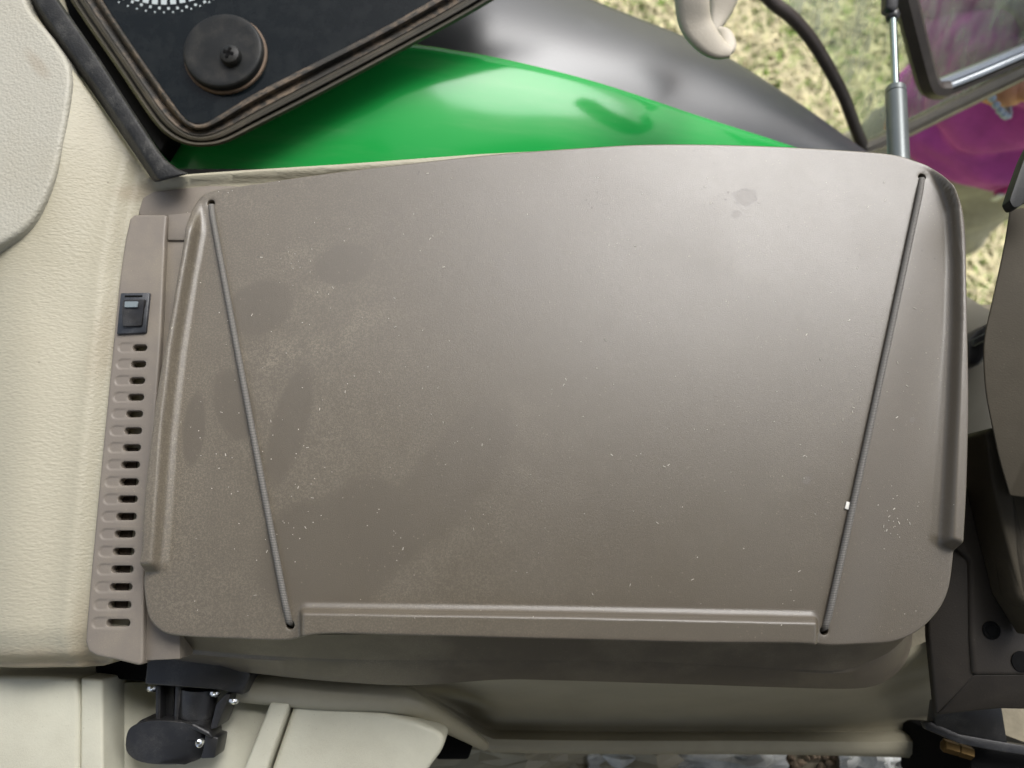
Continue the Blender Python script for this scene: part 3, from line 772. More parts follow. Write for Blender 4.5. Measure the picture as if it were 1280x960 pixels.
cap = obj('hinge_cap', lathe(cc, wpl.n, [(cr, 0), (cr, 0.007), (cr - 0.0008, 0.0085), (cr - 0.002, 0.009), (cr * 0.82, 0.0085), (cr * 0.4, 0.0092), (0.001, 0.0095)], 48), M['cap_black'], ow, 40)
obj('cap_gasket', lathe(cc - wpl.n * 0.0, wpl.n, [(cr + 0.0016, 0), (cr + 0.0016, 0.0022), (cr - 0.001, 0.003), (cr - 0.004, 0.003)], 48), M['cap_dirt'], cap, 40)
sc = wpl.p(290, 72, 0.0045); u = (wpl.p(300, 75, 0.0045) - sc).normalized(); w = wpl.n.cross(u); sr = cr * 0.26
obj('screw_head', lathe(sc, wpl.n, [(sr, 0), (sr, 0.004), (sr * 0.9, 0.006), (sr * 0.6, 0.0072), (0.0004, 0.0076)], 24), M['cap_black'], cap, 40)
bm = bmesh.new()
for d1, d2 in ((u, w), (w, u)):
    me = from_bm(prism([sc + wpl.n * 0.0081 + d1 * (a * sr * 0.5) + d2 * (b * sr * 0.13) for a, b in ((-1, -1), (1, -1), (1, 1), (-1, 1))], 0.003, 0, down=-wpl.n)); bm.from_mesh(me)
obj('cross_recess', from_bm(bm), M['void'], cap)

# ================================================================== FENDER
fe = thing('rear_fender', 'glossy green wheel fender with wide grey black plastic edge', 'fender', P(700, 100, -0.6))
cre = smooth([(150, 120), (300, 75), (420, 55), (510, 55), (570, 63), (640, 76), (750, 104), (880, 147), (985, 181), (1080, 216)], 10)
ext = smooth([(250, -190), (420, -140), (560, -80), (660, -38), (740, -2), (800, 22), (860, 46), (920, 76), (1000, 128), (1085, 189), (1150, 236)], 10)
low = smooth([(150, 330), (300, 330), (420, 325), (510, 318), (570, 312), (640, 305), (750, 295), (880, 290), (985, 290), (1080, 292)], 10)
N_ = 90; cre = resample(cre, N_); ext = resample(ext, N_); low = resample(low, N_)
def fz(i, kind):
    k = i / (N_ - 1)
    c = -0.117 - 0.13 * max(0, k - 0.35) ** 1.5 * 1.8 - 0.02 * max(0, 0.3 - k)
    return {'cre': c, 'ext': c - 0.045, 'low': c - 0.03}[kind]
C_ = [P(*cre[i], fz(i, 'cre')) for i in range(N_)]; E_ = [P(*ext[i], fz(i, 'ext')) for i in range(N_)]; Lw = [P(*low[i], fz(i, 'low')) for i in range(N_)]
rows = []
for u in np.linspace(0, 1, 24):
    r = []
    for i in range(N_):
        q = Lw[i].lerp(C_[i], u); q.z += 0.012 * math.sin(math.pi * u) ** 0.9 * (0.6 + 0.4 * u); r.append(q)
    rows.append(r)
rows.append([c + Vector((0.0, 0.002, -0.003)) for c in C_])
obj('green_panel', loft(rows, False), M['green'], fe, 60)
rows = [[c + Vector((0, -0.001, -0.006)) for c in C_]]
for u in np.linspace(0, 1, 16):
    r = []
    for i in range(N_):
        q = C_[i].lerp(E_[i], u); q.z += 0.009 * math.sin(math.pi * u) - 0.0015; r.append(q)
    rows.append(r)
rows.append([e + Vector((0.006, 0.012, -0.03)) for e in E_]); rows.append([e + Vector((0.004, 0.010, -0.10)) for e in E_])
obj('fender_edge', loft(rows, False), M['fender'], fe, 60)
# the tractor side below the window: closes the space under the lid edge
ts = thing('tractor_side', 'dark lower cab side wall behind the console and under the window', 'cab wall', P(600, 300, -0.9))
obj('side_wall', from_bm(prism([Vector((-0.8, 0.20, -0.10)), Vector((0.28, 0.20, -0.10)), Vector((0.28, 0.155, -0.10)), Vector((-0.8, 0.155, -0.10))], 1.4, 0.004)), M['void'], ts)

# ================================================================== GRAB HANDLE (top)
gh = thing('grab_handle', 'beige moulded hook of a grab handle over the fender edge', 'handle', PD(890, 40, 0.62))
def band(pts, wid, thick, m, name):
    """pts: (px,py,depth, halfwidth px)"""
    loops = []
    for i, (a, b, d, hw) in enumerate(pts):
        a0, b0 = pts[max(i - 1, 0)][:2]; a1, b1 = pts[min(i + 1, len(pts) - 1)][:2]
        tx, ty = a1 - a0, b1 - b0; l = math.hypot(tx, ty); nx, ny = -ty / l, tx / l
        L = []
        for k in range(14):
            an = 2 * math.pi * k / 14; cx = math.copysign(abs(math.cos(an)) ** 0.6, math.cos(an)); sx = math.copysign(abs(math.sin(an)) ** 0.6, math.sin(an))
            L.append(PD(a + nx * hw * cx, b + ny * hw * cx, d - thick * sx))
        loops.append(L)
    return obj(name, loft(loops, True, True, True), m, gh, 60)
band([tuple(p) for p in smooth([(858, -60, 0.60, 22), (864, -10, 0.61, 22), (868, 25, 0.62, 21), (880, 46, 0.625, 19), (896, 60, 0.63, 15), (914, 66, 0.635, 7)], 8)], 0, 0.010, M['handle'], 'handle_arm')
band([tuple(p) for p in smooth([(915, -60, 0.66, 30), (908, -20, 0.665, 22), (900, 15, 0.67, 14), (893, 38, 0.67, 6)], 6)], 0, 0.008, M['handle'], 'inner_web')
band([tuple(p) for p in smooth([(897, 36, 0.650, 4), (906, 42, 0.645, 8), (911, 52, 0.642, 9), (910, 60, 0.638, 9), (900, 62, 0.634, 8)], 6)], 0, 0.006, M['handle'], 'hook_lip')

# ================================================================== DOOR GLASS, FRAME, GAS STRUT
dpl = Plane(P(1090, 185, -0.34), P(1280, 85, -0.30), P(960, 0, -0.20))
dg = thing('door_window', 'pale tinted door glass with curved dark brown edge seal', 'window', dpl.p(1180, 100))
ce = smooth([(900, -70), (960, -3), (988, 20), (1013, 48), (1036, 85), (1055, 122), (1070, 162), (1080, 186)], 8)
be = [(1080, 186), (1092, 182), (1180, 138), (1290, 84), (1420, 20)]
gpoly = [dpl.p(x, y) for x, y in ce] + [dpl.p(x, y) for x, y in be[1:]] + [dpl.p(1420, -120), dpl.p(900, -120)]
obj('glass', from_bm(prism(gpoly, 0.004)), M['glass'], dg, 30)
cep = [dpl.p(x, y) for x, y in ce]
sr = []
for a in range(10):
    an = 2 * math.pi * a / 10; sr.append((math.cos(an), math.sin(an)))
loops = []
for i, p in enumerate(cep):
    t = (cep[min(i + 1, len(cep) - 1)] - cep[max(i - 1, 0)]).normalized(); s_ = t.cross(dpl.n)
    loops.append([p + s_ * (c * 0.0068) + dpl.n * (q * 0.006) for c, q in sr])
obj('edge_seal', loft(loops, True, True, True), M['seal_dark'], dg, 60)
bp = [dpl.p(x, y) for x, y in resample(np.array(be, float), 20)]
loops = []
for i, p in enumerate(bp):
    t = (bp[min(i + 1, 19)] - bp[max(i - 1, 0)]).normalized(); s_ = t.cross(dpl.n)
    loops.append([p + s_ * a + dpl.n * b for a, b in ((-0.008, -0.006), (-0.008, 0.004), (-0.003, 0.006), (-0.001, 0.003), (0.002, 0.003), (0.004, 0.006), (0.009, 0.004), (0.009, -0.006))])
obj('bottom_rail', loft(loops, True, True, True), M['rail'], dg, 40)
# framed pane in front of the glass
fpn = thing('framed_pane', 'inner pane with thick dark brown frame corner above the magenta jacket', 'window frame', dpl.p(1220, 50, 0.03))
fpath = smooth([(1112, -70), (1122, -30), (1130, 0), (1140, 40), (1150, 78), (1158, 104), (1166, 113), (1180, 113)], 6)
loops = []; fp3 = [dpl.p(x, y, 0.03) for x, y in fpath]
for i, p in enumerate(fp3):
    t = (fp3[min(i + 1, len(fp3) - 1)] - fp3[max(i - 1, 0)]).normalized(); s_ = t.cross(dpl.n)
    loops.append([p + s_ * a + dpl.n * b for a, b in ((-0.011, -0.004), (-0.011, 0.006), (-0.006, 0.012), (0.002, 0.012), (0.0055, 0.006), (0.0085, 0.003), (0.0085, -0.004))])
obj('frame', loft(loops, True, True, True), M['seal_dark'], fpn, 40)
tp = [dpl.p(x, y, 0.03) for x, y in resample(np.array([(1170, 114), (1225, 92), (1290, 64), (1400, 18)], float), 16)]
for nm, mm, rows_ in (('sill_trim', M['alu'], ((-0.012, -0.003), (-0.012, 0.003), (-0.007, 0.004), (-0.005, 0.001), (-0.003, 0.004), (0.001, 0.004), (0.004, 0.0), (0.004, -0.003))), ('sill_gasket', M['seal_dark'], ((0.0042, -0.006), (0.0042, 0.003), (0.009, 0.003), (0.009, -0.006)))):
    loops = []
    for i, p in enumerate(tp):
        t = (tp[min(i + 1, 15)] - tp[max(i - 1, 0)]).normalized(); s_ = t.cross(dpl.n)
        loops.append([p + s_ * a + dpl.n * b for a, b in rows_])
    obj(nm, loft(loops, True, True, True), mm, fpn, 40)
obj('pane', from_bm(prism([dpl.p(x, y, 0.03) for x, y in ((1112, -70), (1132, 0), (1160, 108), (1175, 110), (1290, 60), (1400, 14), (1400, -70))], 0.003)), M['glass2'], fpn, 30)
gs = thing('gas_strut', 'grey metal gas strut with slim shiny rod beside the lid corner', 'gas strut', PD(1128, 215, 0.60))
a0 = PD(1116, 22, 0.66); a1 = PD(1119.5, 110, 0.635); a2 = PD(1125, 235, 0.600)
obj('cylinder', lathe(a1, a2 - a1, [(0.0045, 0.0), (0.0060, 0.0005), (0.0080, 0.001), (0.0080, 0.006), (0.0074, 0.0065), (0.0082, 0.0072), (0.0082, (a2 - a1).length)], 24), M['steel_tube'], gs, 40)
obj('rod', tube([a0, a1 + (a1 - a0) * 0.03], 0.0031, 14), M['steel_rod'], gs, 50)
obj('ball_socket', lathe(PD(1116, 24, 0.66), a0 - a1, [(0.0028, -0.002), (0.0052, 0.0), (0.006, 0.004), (0.0052, 0.008), (0.003, 0.010)], 18), M['black'], gs, 50)
obj('end_mount', from_bm(prism([PD(a, b, 0.655) for a, b in ((1109, -40), (1126, -40), (1124, 8), (1118, 16), (1108, 10))], 0.012, 0.002, 2, down=FWD)), M['black'], gs, 50)

# ================================================================== RIGHT SIDE: console panels
rc = thing('control_console', 'dark brown curved side of a control console right of the lid', 'console', P(1290, 450, -0.3))
side = smooth([(1262, 262), (1256, 300), (1249, 335), (1239, 380), (1230.5, 420), (1229, 450), (1232, 492), (1240, 534), (1249, 575), (1262, 620)], 6)
t_ = [P(x, y, 0.0) for x, y in side] + [P(1420, 640, 0.02), P(1420, 240, 0.02)]
b_ = [P(x + 8, y, -0.18) for x, y in side] + [P(1420, 640, -0.18), P(1420, 240, -0.18)]
obj('side_panel', from_bm(prism(t_, 0, 0.006, 4, bottom=b_)), M['olive_dark'], rc, 40)
t_ = [P(a, b, -0.02) for a, b in ((1232, 541), (1242, 533), (1252, 545), (1275, 640), (1300, 760), (1310, 800), (1276, 745), (1256, 668), (1240, 600))]
obj('flange', from_bm(prism(t_, 0.03, 0.002, 3)), M['olive_dark'], rc, 40)
sp_ = thing('seat_side_panel', 'dark brown moulded side panel with recessed screw below the lid corner', 'side panel', P(1240, 800, -0.32))
zt = -0.05
t_ = [P(a, b, zt) for a, b in ((1150, 640), (1250, 590), (1262, 660), (1276, 745), (1330, 800), (1330, 845), (1217, 845), (1213, 800), (1212, 700))]
V2 = t_
obj('upper_face', from_bm(prism(t_, 0.010, 0.003, 3)), M['brown_dark'], sp_, 40)
t_ = [P(a, b, z) for a, b, z in ((1158, 640, zt - 0.010), (1214, 640, zt - 0.002), (1214, 800, zt - 0.002), (1218, 846, zt - 0.002), (1171, 894, zt - 0.016), (1161, 795, zt - 0.012))]
obj('inner_face', from_bm(prism(t_, 0.006, 0.0015, 3)), M['brown_dark'], sp_, 40)
t_ = [P(a, b, z) for a, b, z in ((1218, 843, zt - 0.001), (1330, 843, zt - 0.001), (1330, 888, zt - 0.018), (1250, 886, zt - 0.018), (1172, 894, zt - 0.018))]
obj('lower_lip', from_bm(prism(t_, 0.008, 0.002, 3)), M['brown_dark'], sp_, 40)
sc = P(1239, 788, zt + 0.0002)
scw = obj('screw_hole_shade', lathe(sc, (0, 0, 1), [(0.0058, -0.002), (0.0058, 0.0006), (0.0050, 0.0010), (0.0044, 0.0004), (0.0030, 0.0003), (0.0028, 0.0008), (0.0004, 0.0009)], 24), M['void'], sp_, 40)  # raised black disc, no hole cut; the hole's shade is in its colour
hc_ = P(1277, 827, zt + 0.0004)
obj('round_hole_shade', lathe(hc_, (0, 0, 1), [(0.0065, -0.001), (0.0065, 0.0004), (0.005, 0.0006), (0.0005, 0.0003)], 24), M['void'], sp_, 40)  # flat black disc standing in for a dark hole
# upper dark seat part overlapping it
t_ = [P(a, b, -0.02) for a, b in ((1256, 600), (1340, 600), (1340, 770), (1290, 765), (1273, 748), (1264, 700))]
obj('overlap_cover', from_bm(prism(t_, 0.02, 0.004, 3)), M['olive_dark'], sp_, 40)
# dark rounded lever end
le = thing('lever_end', 'black green rounded lever end beside the magenta jacket', 'lever', P(1290, 230, -0.05))
t_ = [P(a, b, 0.03) for a, b in smooth([(1300, 160), (1284, 190), (1275, 213), (1264, 245), (1263, 252), (1268, 259), (1276, 257), (1285, 250), (1320, 240)], 4)]
obj('grip', from_bm(prism(t_, 0.008, 0.002, 3)), M['cap_black'], le, 40)
# bracket and hose fitting
bk = thing('support_bracket', 'dusty black metal bracket under the dark brown side panel', 'bracket', P(1210, 920, -0.2))
t_ = [P(a, b, z) for a, b, z in ((1173, 878, -0.092), (1252, 880, -0.092), (1260, 930, -0.105), (1218, 928, -0.105), (1168, 912, -0.105))]
obj('gusset', from_bm(prism(t_, 0.012, 0.001, 2)), M['black'], bk, 40)
t_ = [P(a, b, -0.103) for a, b in ((1155, 903), (1164, 902), (1200, 918), (1245, 926), (1330, 940), (1330, 952), (1240, 938), (1200, 930), (1158, 912))]
obj('edge_plate', from_bm(prism(t_, 0.006, 0.001, 2)), M['black'], bk, 40)
t_ = [P(a, b, -0.12) for a, b in ((1214, 934), (1330, 945), (1330, 1010), (1211, 1010))]
obj('mount_block', from_bm(prism(t_, 0.1, 0.003, 2)), M['void'], bk, 40)
hf = thing('brass_fitting', 'brass hexagonal hose fitting under the black bracket', 'fitting', P(1195, 935, -0.14))
bq = [P(1178, 931, -0.118), P(1214, 942, -0.118)]
ax = (bq[1] - bq[0]); obj('hex_nut', lathe(bq[0], ax, [(0.003, 0), (0.0046, 0.0006), (0.0046, ax.length * 0.5), (0.0041, ax.length * 0.52), (0.0046, ax.length * 0.56), (0.0046, ax.length)], 6), M['brass'], hf, 20)

# door sill seen right of the lid, and small black parts on it
ds = thing('door_sill', 'pale beige door sill step between lid and control console', 'sill', P(1228, 500, -0.32))
obj('sill', from_bm(prism([P(a, b, -0.26) for a, b in ((1150, 330), (1206, 366), (1252, 395), (1300, 420), (1300, 640), (1150, 640))], 0.06, 0.004, 2)), M['sill'], ds, 40)
lk = thing('sill_latch', 'small black latch plate standing on the pale door sill', 'latch', P(1226, 435, -0.26))
obj('latch_body', from_bm(prism([P(a, b, -0.235) for a, b in ((1210, 425), (1222, 412), (1238, 402), (1240, 440), (1226, 456), (1212, 456))], 0.024, 0.003, 2)), M['black'], lk, 40)
obj('latch_tab', from_bm(prism([P(a, b, -0.232) for a, b in ((1216, 424), (1236, 414), (1236, 424), (1216, 434))], 0.012, 0.001, 1)), M['black'], lk, 40)
ct = thing('sill_bolt', 'small black bolt clip with shiny head on the pale door sill', 'bolt', P(1230, 580, -0.26))
obj('clip', from_bm(prism([P(a, b, -0.245) for a, b in ((1218, 574), (1228, 573), (1240, 582), (1240, 592), (1226, 588), (1218, 582))], 0.016, 0.002, 2)), M['black'], ct, 40)
obj('head', lathe(P(1224, 579, -0.245), (0, 0, 1), [(0.004, 0), (0.004, 0.0015), (0.002, 0.003), (0.0004, 0.0033)], 16), M['zinc'], ct, 40)

# ================================================================== BOTTOM: beige lower trims
lt = thing('lower_trim', 'pale beige moulded panel with a groove below the leather trim', 'trim', P(60, 920, -0.14))
zb = -0.050
t_ = [P(a, b, zb) for a, b in ((-120, 844), (60, 845.5), (95, 848), (98, 880), (97, 1060), (-120, 1060))]
obj('panel', from_bm(prism(t_, 0.05, 0.003, 3)), M['tray'], lt, 40)
t_ = [P(a, b, zb - 0.002) for a, b in ((100.5, 847), (128, 850), (129, 1060), (99, 1060))]
obj('edge_strip', from_bm(prism(t_, 0.05, 0.0018, 3)), M['tray'], lt, 40)
rp = [P(a, b, z) for a, b, z in ((128, 850, zb - 0.02), (200, 852, zb - 0.05), (345, 866, zb - 0.05), (330, 1060, zb - 0.05), (129, 1060, zb - 0.02))]
obj('recess', from_bm(prism(rp, 0.03, 0.002, 2)), M['tray'], lt, 40)
gap = thing('gap_shade', 'dark liner standing in for shade in the gap under the vent strip corner', 'filler', P(160, 838, -0.12))
obj('filler', from_bm(prism([P(a, b, -0.072) for a, b in ((118, 815), (230, 815), (230, 856), (150, 850), (118, 842))], 0.02, 0.002, 2)), M['void'], gap)  # black piece gives the gap its shade by colour
ty = thing('tray', 'pale beige tray panel with raised rib below the console', 'tray', P(440, 930, -0.16))
zt2 = -0.085
rib = [P(a, b, zt2 + 0.006) for a, b in ((338, 877), (362, 879), (332, 965), (310, 1040), (280, 1040), (305, 960))]
obj('rib', from_bm(prism(rib, 0.05, 0.002, 3)), M['tray'], ty, 40)
tp_ = [P(a, b, zt2) for a, b in smooth([(367, 880), (430, 886), (480, 891), (520, 901), (546, 912), (557, 922), (553, 938), (535, 962), (500, 1040), (312, 1040)], 1)]
obj('tray_top', from_bm(prism(tp_, 0.05, 0.004, 4)), M['tray'], ty, 40)
# beige wheel-arch trim under the shell: rolled sill and concave wall
wa = thing('base_trim', 'beige concave plastic base wall under the console shell', 'trim', P(850, 900, -0.30))
ra = resample(smooth([(225, 838), (310, 846), (400, 856), (490, 862), (525, 872), (560, 896), (606, 931), (640, 936), (800, 938), (950, 938), (1100, 941), (1150, 943), (1186, 945)], 8), 120)
r0 = resample(smooth([(225, 815), (310, 820), (400, 828), (495, 835), (560, 838), (600, 838), (650, 838), (740, 838), (850, 838), (960, 838), (1080, 830), (1150, 805), (1176, 790)], 8), 120)
rows = []
for u in np.linspace(0, 1, 18):
    r = []
    for i in range(120):
        q = r0[i] * (1 - u) + ra[i] * u; k = sstep((q[0] - 500) / 90.0)
        za = -0.080 - 0.05 * u; zb_ = -0.070 - 0.16 * sstep(u / 0.85) + 0.030 * sstep((u - 0.72) / 0.15)
        k2 = float(k); r.append(P(q[0], q[1], float(za * (1 - k2) + zb_ * k2)))
    rows.append(r)
rows.append([v + Vector((0, -0.004, -0.004)) for v in rows[-1]]); rows.append([v + Vector((0, -0.003, -0.05)) for v in rows[-2]])
obj('base_wall', loft(rows, False), M['sill'], wa, 60)
# roll of sill in front of the gap
rl_ = [P(a, b, z) for a, b, z in smooth([(300, 858, -0.086), (400, 868, -0.088), (480, 871, -0.09), (512, 878, -0.096), (545, 896, -0.112), (580, 916, -0.138), (606, 932, -0.165)], 6)]
obj('rolled_edge', tube(rl_, [0.0100 - 0.0065 * max(0, k / len(rl_) - 0.4) / 0.6 for k in range(len(rl_))], 14), M['sill'], wa, 60)
dgp = thing('floor_gap_shade', 'black liner standing in for shade in the gap between tray and base wall', 'filler', P(580, 930, -0.2))
obj('filler', from_bm(prism([P(a, b, -0.17) for a, b in ((545, 905), (560, 908), (592, 930), (585, 950), (545, 950))], 0.03, 0.002, 2)), M['void'], dgp)  # black wedge, darkness of the open gap put into its colour
cf = obj('cab_floor', from_bm(prism([Vector((-0.9, -1.0, -0.30)), Vector((0.75, -1.0, -0.30)), Vector((0.75, 0.15, -0.30)), Vector((-0.9, 0.15, -0.30))], 0.08, 0.003)), M['floor']); tag(cf, 'dusty brown cab floor mat', 'floor', kind='structure')

# crumpled wrap and crumbs on the floor at the bottom edge
def crumple(px, py, z, sx, sy, seed, m, name, label, cat, group=None):
    rnd = np.random.RandomState(seed); c = P(px, py, z); n = 14; v = []; f = []
    H = rnd.rand(n, n) * 0.012
    for i in range(n):
        for j in range(n):
            e = min(i, j, n - 1 - i, n - 1 - j)
            v.append((c.x + (i / (n - 1) - 0.5) * sx + rnd.randn() * sx * 0.012, c.y + (j / (n - 1) - 0.5) * sy + rnd.randn() * sy * 0.02, c.z + 0.002 + H[i, j] * (0.3 if e == 0 else 1) + 0.010 * math.sin(i * 0.9 + seed) * (e > 0)))
    for i in range(n - 1):
        for j in range(n - 1): f.append((i * n + j, (i + 1) * n + j, (i + 1) * n + j + 1, i * n + j + 1))
    me = from_data(v, f); o = obj(name, me, m, None, None, smooth_sh=False); tag(o, label, cat, group)
    md = o.modifiers.new('thick', 'SOLIDIFY'); md.thickness = 0.0012
    return o
crumple(668, 968, -0.285, 0.26, 0.07, 3, M['sill'], 'crumpled_bag', 'crumpled beige bag on the floor beside the dark gap', 'bag')
crumple(860, 968, -0.288, 0.18, 0.045, 5, M['wrap'], 'clear_wrapper', 'long crumpled clear plastic wrapper on the cab floor', 'wrapper')
crumple(1098, 964, -0.288, 0.07, 0.05, 9, M['wrap'], 'small_wrapper', 'small shiny crumpled wrapper with crumbs around it near the bracket', 'wrapper')
bm = bmesh.new()
for k in range(700):
    px = random.uniform(560, 1230); py = random.uniform(934, 985); c = P(px, py, -0.298); s = random.uniform(0.001, 0.0045)
    bmesh.ops.create_icosphere(bm, subdivisions=1, radius=s, matrix=Matrix.Translation(c + Vector((0, 0, s * 0.5))) @ Matrix.Diagonal((random.uniform(0.6, 1.6), random.uniform(0.6, 1.3), 0.7, 1)))
cr_ = obj('floor_crumbs', from_bm(bm), M['crumbs'], None, None); tag(cr_, 'brown crumbs and grit scattered on the cab floor', 'crumbs', kind='stuff')

# ================================================================== LATCH KNOB
kn = thing('latch_knob', 'black plastic latch knob screwed to the console front', 'latch', P(235, 880, -0.13))
zk = -0.052
mt = [P(a, b, z) for a, b, z in ((184, 821, zk), (277, 825.5, zk), (314, 842, zk - 0.012), (303, 870, zk - 0.012), (271, 862, zk), (180, 856, zk))]
obj('mount_block', from_bm(prism(mt, 0.028, 0.0016, 3)), M['black'], kn, 40)
st1 = P(249, 858, zk - 0.017); st2 = P(242, 918, zk - 0.020); ax = st2 - st1
obj('stalk', lathe(st1, ax, [(0.0128, 0), (0.0122, ax.length * 0.58), (0.0114, ax.length * 0.585), (0.0114, ax.length * 0.62), (0.0119, ax.length * 0.63), (0.011, ax.length)], 28), M['black'], kn, 40)
for q, dz in ((((194, 857), (201, 857), (200, 900), (194, 900)), 0.008), (((203, 857), (218, 858), (217, 902), (199, 900)), 0.016), (((219, 857), (227, 858), (222, 902), (217, 902)), 0.006), (((283, 866), (288, 868), (271, 910), (262, 912), (270, 880)), 0.010)):
    obj('stalk_fin', from_bm(prism([P(a, b, zk - dz) for a, b in q], 0.022, 0.0008, 2)), M['black'], kn, 40)
ko = smooth([(158, 917), (166, 907), (185, 901), (215, 901), (240, 906), (258, 916), (262, 932), (254, 946), (232, 955), (195, 956), (170, 951), (157, 938)], 3, True)
kt = [P(a, b, zk - 0.003 - 0.010 * max(0, (a - 232) / 28) - 0.010 * (b - 900) / 55) for a, b in ko]
obj('knob', from_bm(prism(kt, 0.030, 0.0045, 5)), M['black'], kn, 40)
obj('knob_rim', from_bm(prism([P(a, b, zk - 0.0075) for a, b in ((166, 908), (176, 899), (235, 900), (262, 914), (266, 925), (240, 912), (200, 908))], 0.02, 0.0025, 3)), M['black'], kn, 40)
obj('knob_tail', from_bm(prism([P(a, b, zk - 0.010) for a, b in ((256, 918), (273, 922), (268, 948), (250, 949), (254, 935))], 0.018, 0.0012, 2)), M['black'], kn, 40)
def screw(px, py, z, r, axis):
    c = P(px, py, z); o = obj('screw', lathe(c, axis, [(r, 0), (r, r * 0.4), (r * 0.7, r * 0.75), (r * 0.15, r * 0.85)], 16), M['zinc'], kn, 40)
for a, b in ((190.5, 859), (268.5, 865.5), (292.5, 874.5)): screw(a, b, zk - 0.010, 0.0036, (0, -1, 0.25))
screw(249.5, 928, zk - 0.0055, 0.0030, (0.75, -0.1, 0.65))

# ================================================================== PERSON
fc = P(1226, 236, -0.66)                                     # zip pull at the hem, front of the body
away = Vector((0.12, 1, 0)).normalized(); side = Vector((-away.y, away.x, 0))   # side: to the person's right seen from camera-left
pc = Vector((fc.x, fc.y, 0)) + away * 0.125 + Vector((0.025, 0, 0))
def bp_(f, s, z): return Vector((pc.x, pc.y, 0)) - away * f + side * s + Vector((0, 0, z))
person = thing('person', 'person in magenta zip jacket and grey beige trousers wearing a beaded bracelet', 'person', (pc.x, pc.y, GZ))
def skin_mesh(name, nodes, edges, m, root=0, sub=2, parent=None):
    me = bpy.data.meshes.new(name); me.from_pydata([tuple(n[0]) for n in nodes], edges, []); me.update()
    me.materials.append(m)
    o = bpy.data.objects.new(name, me); COL.objects.link(o)
    md = o.modifiers.new('skin', 'SKIN'); md.use_smooth_shade = True; md.branch_smoothing = 0.6
    for i, n in enumerate(nodes):
        r = n[1]; me.skin_vertices[0].data[i].radius = (r, r) if not isinstance(r, tuple) else r
        me.skin_vertices[0].data[i].use_root = (i == root)
    s = o.modifiers.new('sub', 'SUBSURF'); s.levels = sub; s.render_levels = sub
    if parent: o.parent = parent; o.matrix_parent_inverse = Matrix.Translation(-world_loc(parent))
    return o
wr = P(1247, 116, -0.36); hd = P(1284, 96, -0.335); el_r = bp_(0.02, 0.19, -0.42)
body = [(bp_(0, 0, -0.62), 0.125), (bp_(0, 0, -0.42), 0.115), (bp_(0, 0, -0.18), 0.125), (bp_(0, 0, -0.07), 0.055), (bp_(0.02, 0, 0.02), 0.085), (bp_(0.02, 0, 0.12), 0.075),
        (bp_(0, 0.17, -0.14), 0.055), (el_r, 0.042), (wr, 0.026), (hd, 0.032),
        (bp_(0, -0.17, -0.14), 0.055), (bp_(0.02, -0.25, -0.40), 0.042), (bp_(0.16, -0.20, -0.36), 0.028),
        (bp_(0, 0.09, -0.75), 0.085), (bp_(0.01, 0.10, -1.08), 0.06), (bp_(0, 0.11, -1.43), 0.04), (bp_(0.13, 0.12, -1.465), 0.034),
        (bp_(0, -0.09, -0.75), 0.085), (bp_(0.01, -0.10, -1.08), 0.06), (bp_(0, -0.11, -1.43), 0.04), (bp_(0.13, -0.12, -1.465), 0.034)]
be_ = [(0, 1), (1, 2), (2, 3), (3, 4), (4, 5), (2, 6), (6, 7), (7, 8), (8, 9), (2, 10), (10, 11), (11, 12), (0, 13), (13, 14), (14, 15), (15, 16), (0, 17), (17, 18), (18, 19), (19, 20)]
skin_mesh('body', body, be_, M['skin'], 0, 2, person)
# fingers of the hand at the waist
hv = (hd - wr).normalized(); hs_ = hv.cross(Vector((0, 0, 1))).normalized()
for k in range(4):
    st = hd + hs_ * (0.024 - 0.016 * k); L_f = (0.065, 0.075, 0.07, 0.055)[k]
    pts = [st - hv * 0.01, st + hv * L_f * 0.4 + Vector((0, 0, -0.004)), st + hv * L_f * 0.75 + Vector((0, 0, -0.018)), st + hv * L_f * 0.9 + Vector((0, 0, -0.036))]
    obj('finger', tube(pts, [0.0095, 0.009, 0.008, 0.006], 10), M['skin'], person, 60)
th = wr.lerp(hd, 0.4); obj('thumb', tube([th, th + hv * 0.03 + hs_ * 0.035, th + hv * 0.06 + hs_ * 0.045 + Vector((0, 0, -0.01))], [0.013, 0.011, 0.008], 10), M['skin'], person, 60)
# jacket: lofted torso with folds + sleeves
loops = []
zs = [-0.675, -0.67, -0.655, -0.64, -0.60, -0.55, -0.50, -0.45, -0.40, -0.34, -0.28, -0.22, -0.16, -0.11, -0.085]
wid = [0.168, 0.172, 0.176, 0.172, 0.170, 0.166, 0.162, 0.162, 0.165, 0.172, 0.180, 0.186, 0.180, 0.12, 0.07]
dep = [0.122, 0.126, 0.130, 0.124, 0.128, 0.130, 0.124, 0.126, 0.13, 0.132, 0.132, 0.128, 0.115, 0.085, 0.065]
zf = np.linspace(zs[0], zs[-1], 70)
for z, a, b in zip(zf, np.interp(zf, zs, wid), np.interp(zf, zs, dep)):
    L = []
    for k in range(72):
        an = 2 * math.pi * k / 72
        fold = 0.030 * (abs(math.sin(z * 30 + 1.6 * math.sin(an + 0.6) + 0.8 * math.sin(2.3 * an))) ** 0.7 - 0.7) + 0.008 * math.sin(3 * an - z * 40 + 1.0) + 0.005 * math.sin(9 * an + z * 50 + math.sin(z * 30))
        fold *= min(1.0, max(0.15, (z + 0.68) * 14))
        L.append(bp_((b + fold) * math.cos(an), (a + fold) * math.sin(an), z))
    loops.append(L)
jk = obj('jacket', loft(loops, True, False, True), M['jacket'], person, 80)
